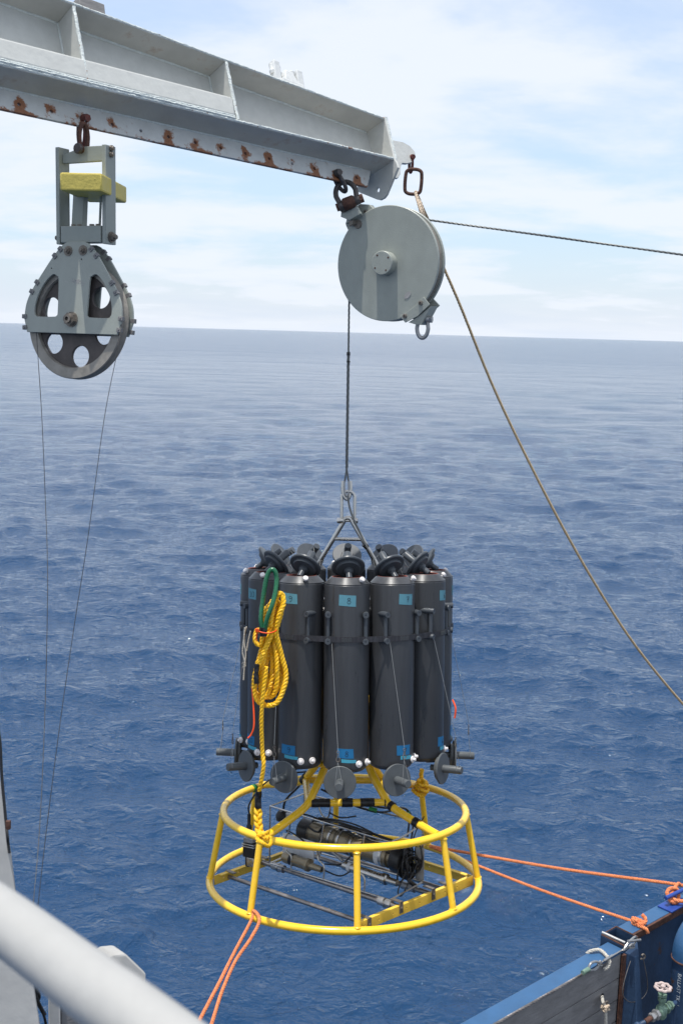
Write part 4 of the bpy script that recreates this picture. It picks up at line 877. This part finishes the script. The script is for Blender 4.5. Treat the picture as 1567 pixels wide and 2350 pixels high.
# strap round all bottles
sp_ = []
for k in range(12):
    c = pol(RBOT, 30 * k, 0)
    for a in (-12, -6, 0, 6, 12): sp_.append((c + pol(BR + .0012, 30 * k + a, 0), 30 * k + a))
vs, fs = [], []; nS = len(sp_)
for p, a in sp_:
    e = pol(1, a, 0)
    for r, z in ((0, 1.285), (.0028, 1.285), (.0028, 1.311), (0, 1.311)): vs.append(p + e * r + Vector((0, 0, z)))
for i in range(nS):
    o, o2 = 4 * i, 4 * ((i + 1) % nS)
    for j in range(4): fs.append((o + j, o2 + j, o2 + (j + 1) % 4, o + (j + 1) % 4))
MB().add(vs, fs).build('strap_band', 'band', ros, angle=50)
q = MB()
for k in range(12):
    c = pol(RBOT, 30 * k, 0)
    for j in range(-9, 10):
        a = 30 * k + j * 1.6; e = pol(1, a, 0)
        if abs(j) > 7: continue
        p = c + pol(BR + .0042, a, 0); q.box((-.0004, -.0005, -.010), (.0006, .0005, .010), T(p + Vector((0, 0, 1.298))) @ RZ(a))
q.build('strap_ribs', 'pvc_cap', ros, smooth=False, kind='stuff')
# dark cylinder added to block light through the gaps between bottles
MB().lathe([(0, .72), (.115, .72), (.12, .74), (.12, 1.34), (.10, 1.42), (0, 1.42)], (0,0,0), (0,0,1), 32, caps=False).build('gap_blocker', 'rubber', ros)
for a in (-75, 105): MB().cyl(pol(.31, a, .95), pol(.31, a, 1.47), .011, n=12).build('reference_tube', 'white_panel', ros)
# lifting bail
hb = 1.80
leg = lambda s_: [Vector((.022 * s_, 0, hb + .002)), Vector((.20 * s_, 0, 1.505)), Vector((.25 * s_, 0, 1.41))]
ap = [Vector((.022 * math.sin(t), 0, hb + .002 + .02 * math.cos(t) - .002)) for t in [-1.3, -.8, -.3, .3, .8, 1.3]]
BX = T((.004, 0, .02)) @ RZ(-14)
MB().tube([*reversed(leg(-1)), *ap, *leg(1)], .0118, 14).build('lifting_bail', 'stainless', ros, BX)
MB().cyl((-.077, 0, 1.712), (.077, 0, 1.712), .009, n=12).build('bail_crossbar', 'stainless', ros, BX)
MB().tube([(.085, -.012, 1.69), (.1, 0, 1.672)], .014, 10).build('tape_wrap', 'black_tape', ros, BX)
MB().tube(spline([(0, -.008, 1.93), (.008, -.01, 1.88), (.03, -.016, 1.82), (.06, -.018, 1.76), (.10, -.016, 1.68), (.14, -.01, 1.61), (.18, 0, 1.5)], 8), .0052, 8).build('signal_cable', 'wire', ros, BX)
# lifting shackle over the bail
shm = RO @ T((.004, 0, 1.826)) @ RZ(-6) @ Matrix.Rotation(math.pi, 4, 'Y')
s7 = shackle('lifting_shackle', 'long stainless steel shackle joining the cable thimble to the lifting bail', shm, .066, .148, .0085, 'stainless', .014, bowed=False)
# ---- loose ropes on the sampler
RI = RO.inverted()
def rl(px, py, d): return RI @ at(px, py, d)
# yellow coiled rope (own thing) with hose loop
def A(px, py, d): return at(px, py, d)
coil = thing('coiled_rope', 'bundle of bright yellow twisted rope with a green hose loop, hung on the bottles', 'rope', T(A(617, 1450, 5.15)))
CI = coil.matrix_world.inverted()
def C(px, py, d): return CI @ at(px, py, d)
D0 = 5.20
loops = [
 [(628,1447),(606,1500),(588,1545),(583,1580),(592,1608),(612,1619),(635,1612),(650,1580),(655,1545),(645,1500),(634,1450),(640,1410),(650,1385),(645,1362),(633,1370),(625,1400),(622,1440)],
 [(619,1452),(607,1500),(598,1560),(600,1590),(618,1600),(630,1590),(637,1560),(636,1510),(627,1452),(624,1410),(632,1378),(641,1362),(649,1372),(644,1405),(634,1440)],
 [(612,1450),(598,1500),(588,1540),(582,1575),(588,1590),(598,1600),(612,1596),(622,1560),(624,1510),(620,1450),(615,1410),(622,1384),(634,1374)],
 [(632,1450),(642,1490),(652,1530),(655,1560),(648,1585),(640,1580),(625,1575),(613,1560),(608,1500),(612,1450),(609,1415),(618,1388),(630,1380)],
 [(616,1450),(614,1500),(610,1550),(612,1580),(622,1588),(640,1578),(645,1550),(640,1500),(630,1452),(634,1415),(640,1390),(636,1378)],
 [(624,1450),(628,1495),(630,1530),(626,1550),(616,1552),(606,1535),(604,1490),(610,1450),(604,1425),(604,1410),(612,1395),(624,1388)],
]
for i, lp in enumerate(loops):
    dz = D0 - .035 + i * .016
    pts = spline([C(x + random.uniform(-1.5, 1.5), y, dz - .012 * math.sin(j * 1.3)) for j, (x, y) in enumerate(lp)], 6)
    MB().rope(pts, .0125, pitch=.052, n=6).build('rope_coil', 'yrope', coil)
MB().rope(spline([C(605, 1440, D0 - .03), C(598, 1480, D0 - .03), C(585, 1470, D0 - .03), C(590, 1445, D0 - .02), C(600, 1452, D0 - .03)], 6), .0105, pitch=.05).build('rope_coil', 'yrope', coil)
tail = spline([C(612, 1530, D0 - .06), C(604, 1590, D0 - .06), C(600, 1650, D0 - .05), C(602, 1720, 5.17), C(605, 1755, 5.16), C(600, 1790, 5.17), C(594, 1820, 5.19)], 8)
MB().rope(tail, .0105, pitch=.055).build('rope_tail', 'yrope', coil)
def lumpy(pts, r, n=12, j=.18, step=.008):
    p = resample(pts, step); return MB().tube(p, lambda i: r * random.uniform(1 - j, 1 + j), n)
lumpy([C(594, 1815, 5.185), C(592, 1835, 5.19), C(593, 1856, 5.19)], .0145).build('tape_wrap', 'black_tape', coil)
lumpy([C(590, 1524, D0 - .06), C(588, 1548, D0 - .06), C(589, 1572, D0 - .06)], .012).build('tape_wrap', 'black_tape', coil)
br0 = [C(593, 1856, 5.19), C(592, 1880, 5.18), C(595, 1905, 5.17), C(600, 1922, 5.16)]
for ph in range(3):
    pts = resample(br0, .006); pts = [p + Vector((.012 * math.sin(i * .45 + ph * 2.09), .006 * math.sin(i * .9 + ph * 4.18), 0)) for i, p in enumerate(pts)]
    MB().tube(pts, .0085, 8).build('rope_braid', 'yrope', coil)
kn = C(603, 1918, 5.14)
def knot(c, R, r, seed, turns=3.2, squash=(1, .8, .7)):
    rd = random.Random(seed); a0, b0 = rd.uniform(0, 6), rd.uniform(0, 6); pts = []
    for i in range(70):
        t = i / 69 * 2 * math.pi * turns; pts.append(c + Vector((R * math.cos(t + a0) * squash[0], R * math.sin(t * 1.31 + b0) * squash[1], R * math.sin(t * .77 + a0) * squash[2])))
    return pts
MB().rope(knot(kn, .021, .009, 3), .009, pitch=.045).build('rope_knot', 'yrope', coil)
rp = spline([C(590, 1925, 5.10), C(602, 1934, 5.07), C(614, 1942, 5.09), C(622, 1935, 5.14), C(616, 1920, 5.18), C(600, 1918, 5.2), C(590, 1925, 5.10)], 6)
MB().rope(rp, .0095, pitch=.045).build('rope_knot', 'yrope', coil)
hosel = spline([C(x, y, d) for x, y, d in ((604,1448,5.16),(599,1420,5.16),(603,1380,5.17),(610,1335,5.17),(617,1313,5.17),(625,1307,5.17),(632,1313,5.17),(635,1330,5.17),(632,1360,5.15),(624,1390,5.13),(613,1420,5.13),(608,1448,5.14))], 8)
MB().tube(hosel, .0108, 14).build('hose_loop', 'hose', coil)
lumpy([C(604, 1440, 5.14), C(605, 1462, 5.14)], .0165).build('tape_wrap', 'black_tape', coil)
zt_ = spline([C(x, y, d) for x, y, d in ((592,1447,5.12),(600,1451,5.105),(615,1453,5.10),(628,1450,5.11),(634,1446,5.15),(628,1444,5.22),(600,1444,5.22))], 6, closed=True)
MB().tube(zt_, .003, 8, closed=True).build('zip_tie', 'ziptie', coil)
MB().box((-.008, -.006, -.007), (.008, .006, .007)).build('zip_tie_head', 'ziptie', coil, T(C(590, 1446, 5.105)), bevel=.001)
MB().tube(spline([C(590, 1450, 5.11), C(588, 1470, 5.12)], 4), .003, 6).build('zip_tie_tail', 'ziptie', coil)
o = MB().tube(spline([A(579, 1578, 5.2), A(582, 1620, 5.19), A(583, 1665, 5.17), A(577, 1685, 5.17), A(569, 1694, 5.17)], 6), .0038, 8).build('orange_cord', 'ziptie'); tag(o, 'short orange-red cord end hanging against the bottle marked 10', 'cord')
o = MB().tube(spline([A(1038, 1606, 5.4), A(1045, 1625, 5.38), A(1043, 1648, 5.38)], 6), .0042, 8).build('orange_cord', 'ziptie'); tag(o, 'short bright orange cord sticking out at the right of the bottles', 'cord')
m = MB()
for k, pts in enumerate((((562,1440),(560,1470),(564,1500),(561,1530),(559,1562)), ((566,1438),(562,1452),(558,1480),(557,1500),(563,1520)), ((575,1448),(570,1470),(566,1495)))):
    m.rope(spline([A(x, y, 5.24 + .004 * k) for x, y in pts], 6), .0036, pitch=.03, n=5)
for k in range(7): m.tube([A(562, 1518, 5.24), A(562 + random.uniform(-8, 8), 1528 + random.uniform(-6, 6), 5.24)], .0012, 4)
o = m.build('frayed_cord', 'white_cord'); tag(o, 'frayed off-white cord tied on the leftmost bottles', 'cord')
# yellow rope knotted on the rear of the ring
rr = thing('rope_lashing', 'ochre rope knotted round the rear right of the upper ring, under the bottles', 'rope', T(RO @ pol(RU, 47, ZU)))
RIi = rr.matrix_world.inverted()
def rw(px, py, d): return RIi @ at(px, py, d)
MB().rope(spline([rw(968, 1765, 6.12), rw(966, 1780, 6.12), rw(970, 1798, 6.12)], 5), .013, pitch=.06).build('rope_end', 'yrope', rr)
for k, (dx, dy) in enumerate(((0, 0), (2, 10), (-4, 18))):
    c = rw(965 + dx, 1800 + dy, 6.12); MB().rope([c + Vector((.034 * math.cos(t), .03 * math.sin(t), .012 * math.sin(t * 1.7 + k))) for t in [i * .26 for i in range(27)]], .0095, pitch=.05).build('rope_turn', 'yrope', rr)
MB().rope(knot(rw(966, 1795, 6.09), .018, .01, 9), .009, pitch=.05).build('rope_knot', 'yrope', rr)

# orange tag lines
def braid(pts, r, nm, label, m='orope'):
    o = MB().rope(pts, r, pitch=.04, n=6).build(nm, m); tag(o, label, 'rope', 'orange tag lines'); return o
j0 = RO @ pol(RL - .09, 38, .06)
zr = 5.36
knot_p = on_z(1462, 2118, zr + .01)
l1 = spline([A(985, 1942, 6.2), A(1045, 1966, 6.16), (A(1045, 1966, 6.16) + knot_p) / 2 + Vector((0, 0, -.012)), knot_p], 10)
braid(l1, .0078, 'tag_line', 'lower orange rope on the right, tied to the blue rail beside the pin bracket')
cl_p = on_z(1560, 2031, zr + .05)
l2 = spline([A(988, 1942, 6.2), A(1060, 1955, 6.2), (A(1060, 1955, 6.2) + cl_p) / 2 + Vector((0, 0, -.01)), cl_p, cl_p + (cl_p - A(1060, 1955, 6.2)).normalized() * .1 + Vector((0, 0, -.02))], 10)
braid(l2, .0084, 'tag_line', 'upper orange rope on the right, leading to the bright blue cleat')
bt = RO @ pol(RL, -129, 0)
b1_ = A(455, 2348, 4.6); b2_ = A(486, 2350, 4.6)
dcam = 5.30
l3 = spline([b1_ + (b1_ - A(535, 2190, 5.0)) * .9, b1_, A(500, 2262, 4.82), A(537, 2188, 5.02), A(577, 2112, 5.24), RO @ (pol(RL, -128, .0) + Vector((.0, .0, .033))), A(596, 2112, 5.18), A(575, 2155, 5.08), A(541, 2205, 4.97), A(510, 2275, 4.80), b2_, b2_ + (b2_ - A(535, 2205, 4.97)) * .9], 10)
braid(l3, .0082, 'tag_line', 'doubled orange rope looped round the lower ring and running to the bottom left')

# ------------------------------------------------------------------ blue bulwark (lower right)
iA, iB = on_z(1130, 2350, zr), on_z(1426, 2181, zr)
td = (iB - iA); td.z = 0; td.normalize(); nin = Vector((td.y, -td.x, 0))     # nin points inboard (right of travel)
BW = frame_m(iB, td, -nin, Vector((0, 0, 1)))     # x along towards upper right, y outboard, z up
BWI = BW.inverted()
def bw(px, py, z=0.0):
    return BWI @ on_z(px, py, zr + z)
def bwface(px, py, y=0.0): return BWI @ on_plane(px, py, BW @ Vector((0, y, 0)), nin)
oA = bw(1351, 2185); wide = oA.y
bul = thing('bulwark', 'blue painted ship bulwark with grey boards on its inner face, in the lower right corner', 'ship side wall', BW)
XL, XR = -3.2, 3.0
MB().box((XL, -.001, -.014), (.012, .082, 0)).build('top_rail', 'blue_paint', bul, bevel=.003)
zc = -.016
for i, h in enumerate((.118, .105, .105, .105, .105, .105, .105, .105)):
    MB().box((XL, .004 + random.uniform(-.0015, .0015), zc - h + .004), (.0 if i else .0, .036, zc)).build('board', 'board', bul, bevel=.0025); zc -= h
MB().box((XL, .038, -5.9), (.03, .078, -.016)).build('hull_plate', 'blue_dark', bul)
# thicker raised section beyond the pin bracket
MB().box((.140, .052, -.012), (XR, .128, .004)).build('top_rail', 'blue_paint', bul, bevel=.003)
MB().box((.140, .040, -.030), (XR, .0515, .0035)).build('rail_lip', 'rust', bul, bevel=.003)
MB().box((.140, .060, -5.9), (XR, .12, -.013)).build('hull_plate', 'blue_dark', bul)
for x_ in (.62, 1.25, 1.9, 2.5): MB().box((x_, -.10, -1.1), (x_ + .012, .058, -.04)).build('frame_rib', 'blue_dark', bul, bevel=.002)
# pin bracket: open cup of four thin walls, with its pin
br = MB(); 
for lo, hi in (((.018, .001, -.16), (.026, .126, .010)), ((.126, .009, -.16), (.134, .126, .012)), ((.026, .118, -.16), (.126, .126, .012)), ((.026, .001, -.16), (.1265, .009, .002))): br.box(lo, hi)
MB().box((.026, .009, -.12), (.126, .118, -.11)).build('cup_floor', 'blue_dark', bul)
brk = br.build('pin_bracket', 'blue_dark', bul, bevel=.0015)
e_ = MB().tube([(.022, .002, .0115), (.022, .122, .0125), (.13, .122, .0135), (.13, .006, .0135)], .0042, 7); e_.build('worn_rim', 'rust', brk)
MB().cyl(bw(1381, 2140, .02), bw(1429, 2162, .012) + Vector((0, -.01, 0)), .0075, n=12).build('locking_pin', 'galv', brk)
# stanchion
m = MB(); tx = .05
m.add([(.03, -.002, -.02), (.115, -.002, -.0), (.09, -.03, -.04), (-.02, -.002, -1.1), (.2, -.002, -1.1), (.13, -.16, -1.1), (.05, -.16, -1.1), (.06, -.03, -.04), (.03, .03, -.02), (.115, .03, 0), (-.02, .03, -1.1), (.2, .03, -1.1)],
      [(0, 7, 2, 1), (0, 3, 6, 7), (7, 6, 5, 2), (2, 5, 4, 1), (0, 1, 9, 8), (1, 4, 11, 9), (0, 8, 10, 3), (8, 9, 11, 10), (3, 10, 11, 4, 5, 6)])
m.build('stanchion', 'blue_dark', bul, bevel=.004)
m = MB(); m.box((.0, -.012, -1.1), (.022, .003, -.022)); m.build('edge_post', 'rust', bul, bevel=.002)
MB().box((XL, -3.0, -1.12), (XR, .06, -1.09)).build('deck_edge', 'deck', None)
bpy.data.objects['deck_edge'].matrix_world = BW; dk = bpy.data.objects['deck_edge']; dk.name = 'ship_deck'; dk['kind'] = 'structure'

# cleat
c0 = bw(1536, 2076, 0.0)
clm = BW @ T((c0.x, .085, .0045))
cl = thing('cleat', 'bright blue mooring cleat on a square base plate on top of the blue rail', 'cleat', clm)
MB().box((-.075, -.046, 0), (.085, .032, .008)).build('base_plate', 'blue_bright', cl, bevel=.002)
MB().cyl((.005, 0, .008), (.005, 0, .05), .011, n=14).build('post', 'blue_dark', cl)
MB().tube([(-.055, .004, .050), (.02, -.004, .054), (.16, -.014, .056)], .0095, 14).build('horn', 'blue_bright', cl)
CW = BW @ c0
m = MB()
rw_ = spline([cl_p, A(1553, 2030, (CM.inverted() @ cl_p).z * -1 - .02), CW + Vector((-.01, -.02, .04)), CW + Vector((.02, -.02, .02)), CW + Vector((.045, .02, .03)), CW + Vector((.04, .035, .06)), CW + Vector((.0, .02, .07)), CW + Vector((-.015, 0, .05)), CW + Vector((.03, -.03, .035)), CW + Vector((.1, -.02, .04))], 8)
m.rope(rw_, .0092, pitch=.04, n=6); o = m.build('rope_wrap', 'orope'); tag(o, 'turns of orange rope wrapped round the horn of the blue cleat', 'rope')
kw = thing('rope_knot', 'orange rope knot with a free end lying on the blue rail beside the pin bracket', 'rope', T(knot_p))
KI = kw.matrix_world.inverted()
MB().rope(knot(Vector((0, 0, .008)), .021, .009, 5, squash=(1, .8, .5)), .0085, pitch=.04).build('knot', 'orope', kw)
def kz(px, py, z): return KI @ on_z(px, py, zr + z)
MB().rope(spline([kz(1466, 2122, .02), kz(1478, 2118, .02), kz(1480, 2108, .035), kz(1471, 2098, .05)], 6), .009, pitch=.04).build('free_end', 'orope', kw)
MB().rope(spline([kz(1462, 2124, .012), kz(1474, 2128, .012), kz(1482, 2133, .008), BWI.inverted() @ Vector((0,0,0)) * 0 + kz(1485, 2141, -.01)], 6), .0085, pitch=.04).build('free_end', 'orope', kw)

# wire rope lifeline on the inner edge, with ferrule, thimble and turnbuckle hook
wl = thing('wire_lifeline', 'pinkish steel wire rope along the blue rail, ending in a thimble and snap hook', 'wire rope', BW)
p0 = bw(1338, 2232, .004); p0.y = -.008
MB().rope([(XL, -.008, .002), (p0.x, p0.y, .002)], .0058, pitch=.05, n=6).build('wire_rope', 'steel_pipe', wl)
def bl(px, py, y=-.012): return BWI @ on_plane(px, py, BW @ Vector((0, y, 0)), nin)
f0_, f1_ = bl(1336, 2233), bl(1350, 2224)
MB().cyl(f0_, f1_, .0105, n=16).build('ferrule', 'bronze', wl)
th_ = spline([bl(*p) for p in ((1350, 2223), (1354, 2212), (1364, 2207), (1374, 2210), (1371, 2219), (1362, 2226), (1350, 2227))], 6, closed=True)
MB().tube(th_, .0055, 8, closed=True).build('thimble', 'galv', wl)
MB().tube(spline([bl(1370, 2214), bl(1378, 2207), bl(1374, 2216), bl(1380, 2214), bl(1376, 2205)], 6), .004, 8).build('small_shackle', 'stainless', wl)
MB().cyl(bl(1378, 2209), bl(1432, 2177), .0038, n=10).cyl(bl(1384, 2205), bl(1404, 2193), .0058, n=10).build('turnbuckle', 'stainless', wl)
MB().tube(spline([bl(*p, -.018) for p in ((1430, 2180), (1440, 2164), (1455, 2150), (1460, 2153), (1456, 2164), (1447, 2172), (1434, 2178))], 6, closed=True), .0045, 8, closed=True).build('snap_hook', 'stainless', wl)
MB().cyl(bl(1440, 2160, -.02), bl(1468, 2157, -.025), .006, n=10).tube(spline([bl(1442, 2172, -.03), bl(1450, 2166, -.03), bl(1454, 2174, -.03), bl(1444, 2176, -.03)], 5), .004, 8).build('snap_hook', 'galv', wl)
wr = spline([bw(1349, 2190, -.004) + Vector((0, .008, 0)), bw(1356, 2182, .012), bw(1375, 2180, .014), bw(1388, 2190, .012), bl(1397, 2203, -.012), bl(1395, 2217, -.014), bl(1385, 2225, -.012)], 8)
o = MB().rope([BW @ p for p in wr], .0078, pitch=.035, n=6).build('rope_loop', 'white_cord'); tag(o, 'dirty white rope loop thrown over the blue rail left of the bracket', 'rope')
# thin wire loop hanging at the stanchion
o = MB().tube(spline([on_plane(x, y, BW @ Vector((0, -.05, 0)), nin) for x, y in ((1446, 2205), (1436, 2235), (1428, 2270), (1432, 2290), (1448, 2300), (1470, 2293), (1483, 2275), (1484, 2250), (1478, 2215), (1473, 2193))], 8), .0021, 7).build('wire_loop', 'steel_pipe'); tag(o, 'thin wire loop hanging in front of the dark blue stanchion', 'wire')
o = MB().tube(spline([on_plane(x, y, BW @ Vector((0, -.05, 0)), nin) for x, y in ((1470, 2200), (1476, 2200), (1479, 2194), (1475, 2190), (1471, 2193))], 6), .004, 8).build('hook', 'bolt'); tag(o, 'small steel hook on the stanchion above the thin wire loop', 'hook')
# knotted rope hanging through a hole in the boards
hr = thing('hanging_rope', 'tan rope with a knot hanging from a hole in the grey boards', 'rope', BW)
MB().rope(spline([bl(1381, 2286, .004), bl(1383, 2300, -.035), bl(1388, 2316, -.04), bl(1389, 2350, -.045), bl(1387, 2420, -.04)], 6), .0075, pitch=.035).build('rope', 'white_cord', hr)
kb = bl(1388, 2312, -.042)
MB().rope(knot(kb, .013, .008, 12), .0065, pitch=.03).build('knot', 'tan_knot', hr)
MB().tube([kb + Vector((.017 * math.cos(t), .0, .02 + .006 * math.sin(t))) for t in [2*math.pi*i/16 for i in range(16)]], .003, 6, closed=True).build('ring', 'bolt', hr)
MB().lathe([(0, 0), (.009, 0), (.009, .003), (0, .003)], bl(1381, 2284, .0035), (0, -1, 0), 14, caps=False).build('hole_shade_disc', 'ink_hole_shade', bul)  # black disc laid on the board paints the shaded depth of the hole

# ballast vent pipe
YP = -.16
pc = lambda px, py: BWI @ on_plane(px, py, BW @ Vector((0, YP, 0)), nin)
q0 = pc(1577, 2200); PX = q0.x; PR = .066
vp = thing('vent_pipe', 'dark blue ballast tank pipe with white lettering, bending over at the right edge', 'pipe', BW @ T((PX, YP, q0.z)))
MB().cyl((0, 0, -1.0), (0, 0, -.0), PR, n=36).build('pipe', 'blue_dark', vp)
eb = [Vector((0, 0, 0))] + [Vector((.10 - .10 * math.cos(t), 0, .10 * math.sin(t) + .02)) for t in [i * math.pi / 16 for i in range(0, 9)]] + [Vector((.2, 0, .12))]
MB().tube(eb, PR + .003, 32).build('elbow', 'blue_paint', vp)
MB().tube([(( PR + .002) * math.cos(t), (PR + .002) * math.sin(t), .002) for t in [2*math.pi*i/32 for i in range(32)]], .005, 8, closed=True).build('weld_ring', 'rust', vp)
tcu = bpy.data.curves.new('t', 'FONT'); tcu.body = 'BALLAST TK  1'; tcu.size = .024; tcu.extrude = .0; tob = bpy.data.objects.new('t', tcu); COL.objects.link(tob)
dg = bpy.context.evaluated_depsgraph_get(); tme = bpy.data.meshes.new_from_object(tob.evaluated_get(dg)); bpy.data.objects.remove(tob)
cdir_ = BWI.to_3x3() @ (CM.translation - (vp.matrix_world.translation)); ang0 = math.atan2(cdir_.y, cdir_.x) - R_(24)
for v in tme.vertices:
    u_, w_ = v.co.x, v.co.y; a = ang0 + (w_ - .009) / PR   # text runs downwards, its top to the right
    v.co = ((PR + .0012) * math.cos(a), (PR + .0012) * math.sin(a), -.045 - u_)
tme.name = 'lettering'; finish('lettering', tme, 'lettering', vp, smooth=False)
# valve
YV = -.20
vc = BWI @ on_plane(1516, 2321, BW @ Vector((0, YV, 0)), nin)
va = thing('valve', 'green bronze valve with a pale scalloped handwheel beside the dark blue pipe', 'valve', BW @ T(vc))
MB().lathe([(0, -.03), (.018, -.03), (.024, -.02), (.026, 0), (.022, .02), (.012, .03), (.012, .05), (.018, .052), (.018, .066), (.011, .068), (.010, .10), (0, .10)], (0,0,0), (0,0,1), 20, caps=False).build('body', 'bronze', va)
for s_ in (-1, 1):
    MB().lathe([(0, .02), (.015, .02), (.015, .03), (.023, .032), (.023, .046), (.014, .048), (.014, .062), (.02, .064), (.018, .078), (0, .078)], (0,0,0), (s_, 0, 0), 6, caps=False).build('union_nut', 'galv' if s_ < 0 else 'bronze', va)
MB().hexa((0, 0, .072), (0, 0, 1), .02, .012).build('gland_nut', 'bronze', va)
hw = []
for i in range(60):
    t = 2 * math.pi * i / 60; r = .031 + .0028 * math.cos(8 * t); hw.append((r * math.cos(t), r * math.sin(t), .112))
m = MB().tube(hw, .0062, 8, closed=True).lathe([(0, .098), (.011, .098), (.011, .12), (.006, .125), (0, .125)], (0,0,0), (0,0,1), 12, caps=False)
for k in range(4): m.cyl((0, 0, .11), (.03 * math.cos(k*math.pi/2+.4), .03 * math.sin(k*math.pi/2+.4), .112), .004, n=8)
m.build('handwheel', 'wheel_paint', va)
MB().cyl((-.12, 0, 0), (-.07, 0, 0), .011, n=12).build('feed_pipe', 'rust', va)
MB().tube(spline([(.07, 0, 0), (.10, 0, -.005), (.125, .01, -.04), (.13, .03, -.3)], 6), .010, 12).build('feed_pipe', 'blue_dark', va)
MB().tube(spline([(-.12, 0, 0), (-.14, .01, -.01), (-.15, .03, -.05), (-.15, .04, -.4)], 6), .010, 12).build('feed_pipe', 'blue_dark', va)

# ------------------------------------------------------------------ left side: crane leg, hoses, bracket, rail
def px_prism(poly, d, depth_back, nm, m, parent=None, bevel=.01, yaw=0):
    """polygon traced at distance d and given real thickness going away horizontally"""
    dirb = Vector((math.sin(R_(yaw)), math.cos(R_(yaw)), 0))
    f_ = [at(x, y, d) for x, y in poly]; b_ = [p + dirb * depth_back for p in f_]; k = len(poly)
    return MB().add(f_ + b_, [tuple(range(k)), tuple(reversed(range(k, 2*k)))] + [((i+1)%k, i, k+i, k+(i+1)%k) for i in range(k)]).build(nm, m, parent, bevel=bevel)
leg_ = px_prism([(-230, 1560), (-60, 1570), (0, 1770), (14, 1870), (28, 1960), (40, 2060), (58, 2150), (75, 2230), (92, 2340), (120, 2560), (140, 2760), (-330, 2760)], 3.1, .32, 'crane_stand', 'rail', None, .012, -25)
tag(leg_, 'light grey painted crane leg at the left edge behind the foreground handrail', 'crane leg')
rough_bead([Vector((0, 0, 0)), Vector((0, 0, .5))], .004)
hs = MB().tube(spline([at(-30, 1560, 3.06), at(-2, 1680, 3.06), at(5, 1780, 3.06), at(14, 1880, 3.05), at(20, 1940, 3.05), at(27, 1990, 3.3), at(30, 2040, 3.5)], 8), .0042, 8).build('hydraulic_hose', 'rubber')
tag(hs, 'thin black hose running down the edge of the light grey crane leg', 'hose')
o = MB().box((-.006, -.006, -.012), (.006, .006, .012)).build('hose_clip', 'rust', None, T(at(20, 1893, 3.04)), bevel=.002); tag(o, 'small rusty clip holding the black hose on the crane leg', 'clip')
o = MB().tube(spline([at(78, 2262, 3.3), at(86, 2290, 3.3), at(98, 2320, 3.3), at(106, 2350, 3.3), at(112, 2400, 3.3)], 6), .004, 8).tube(spline([at(80, 2262, 3.32), at(90, 2285, 3.32), at(88, 2300, 3.32), at(104, 2330, 3.32)], 6), .006, 8).build('black_cable', 'rubber')
tag(o, 'black cables between the crane leg and the grey post, under the handrail', 'cable')
bx = thing('bracket_box', 'light grey sloping steel box with a short round stub, behind the handrail', 'bracket', T(at(290, 2240, 3.4)))
bi = bx.matrix_world.inverted()
f = [bi @ at(x, y, 3.3) for x, y in ((225, 2212), (262, 2192), (290, 2189), (337, 2234), (336, 2262), (336, 2420), (225, 2420))]
bk = [p + Vector((-.05, .05, .0)) for p in f]; k = len(f)
top_ = MB().add(f + bk, [tuple(range(k)), tuple(reversed(range(k, 2*k)))] + [((i+1)%k, i, k+i, k+(i+1)%k) for i in range(k)]); top_.build('box', 'rail', bx, bevel=.006)
MB().cyl(bi @ at(248, 2203, 3.36), bi @ at(268, 2188, 3.38), .018, n=16).build('round_stub', 'paint_edge', bx)
ps = thing('post', 'short grey steel post below the foreground handrail at the bottom', 'post', at(140, 2300, 3.2) and T(at(140, 2320, 3.2)))
pi_ = ps.matrix_world.inverted()
MB().box((-.032, -.02, -.9), (.0, .05, .09)).build('post_flange', 'rail', ps, RZ(10), bevel=.003)
MB().box((.001, .0, -.9), (.065, .05, .09)).build('post_web', 'board', ps, RZ(10), bevel=.003)
rail = MB().tube(spline([at(-420, 1850, 1.18), at(-200, 1978, 1.09), at(0, 2108, 1.0), at(199, 2256, .895), at(330, 2352, .835), at(520, 2500, .77), at(800, 2730, .70)], 14), .0255, 32).build('handrail', 'rail')
tag(rail, 'blurred light grey round handrail crossing the bottom left foreground', 'handrail')
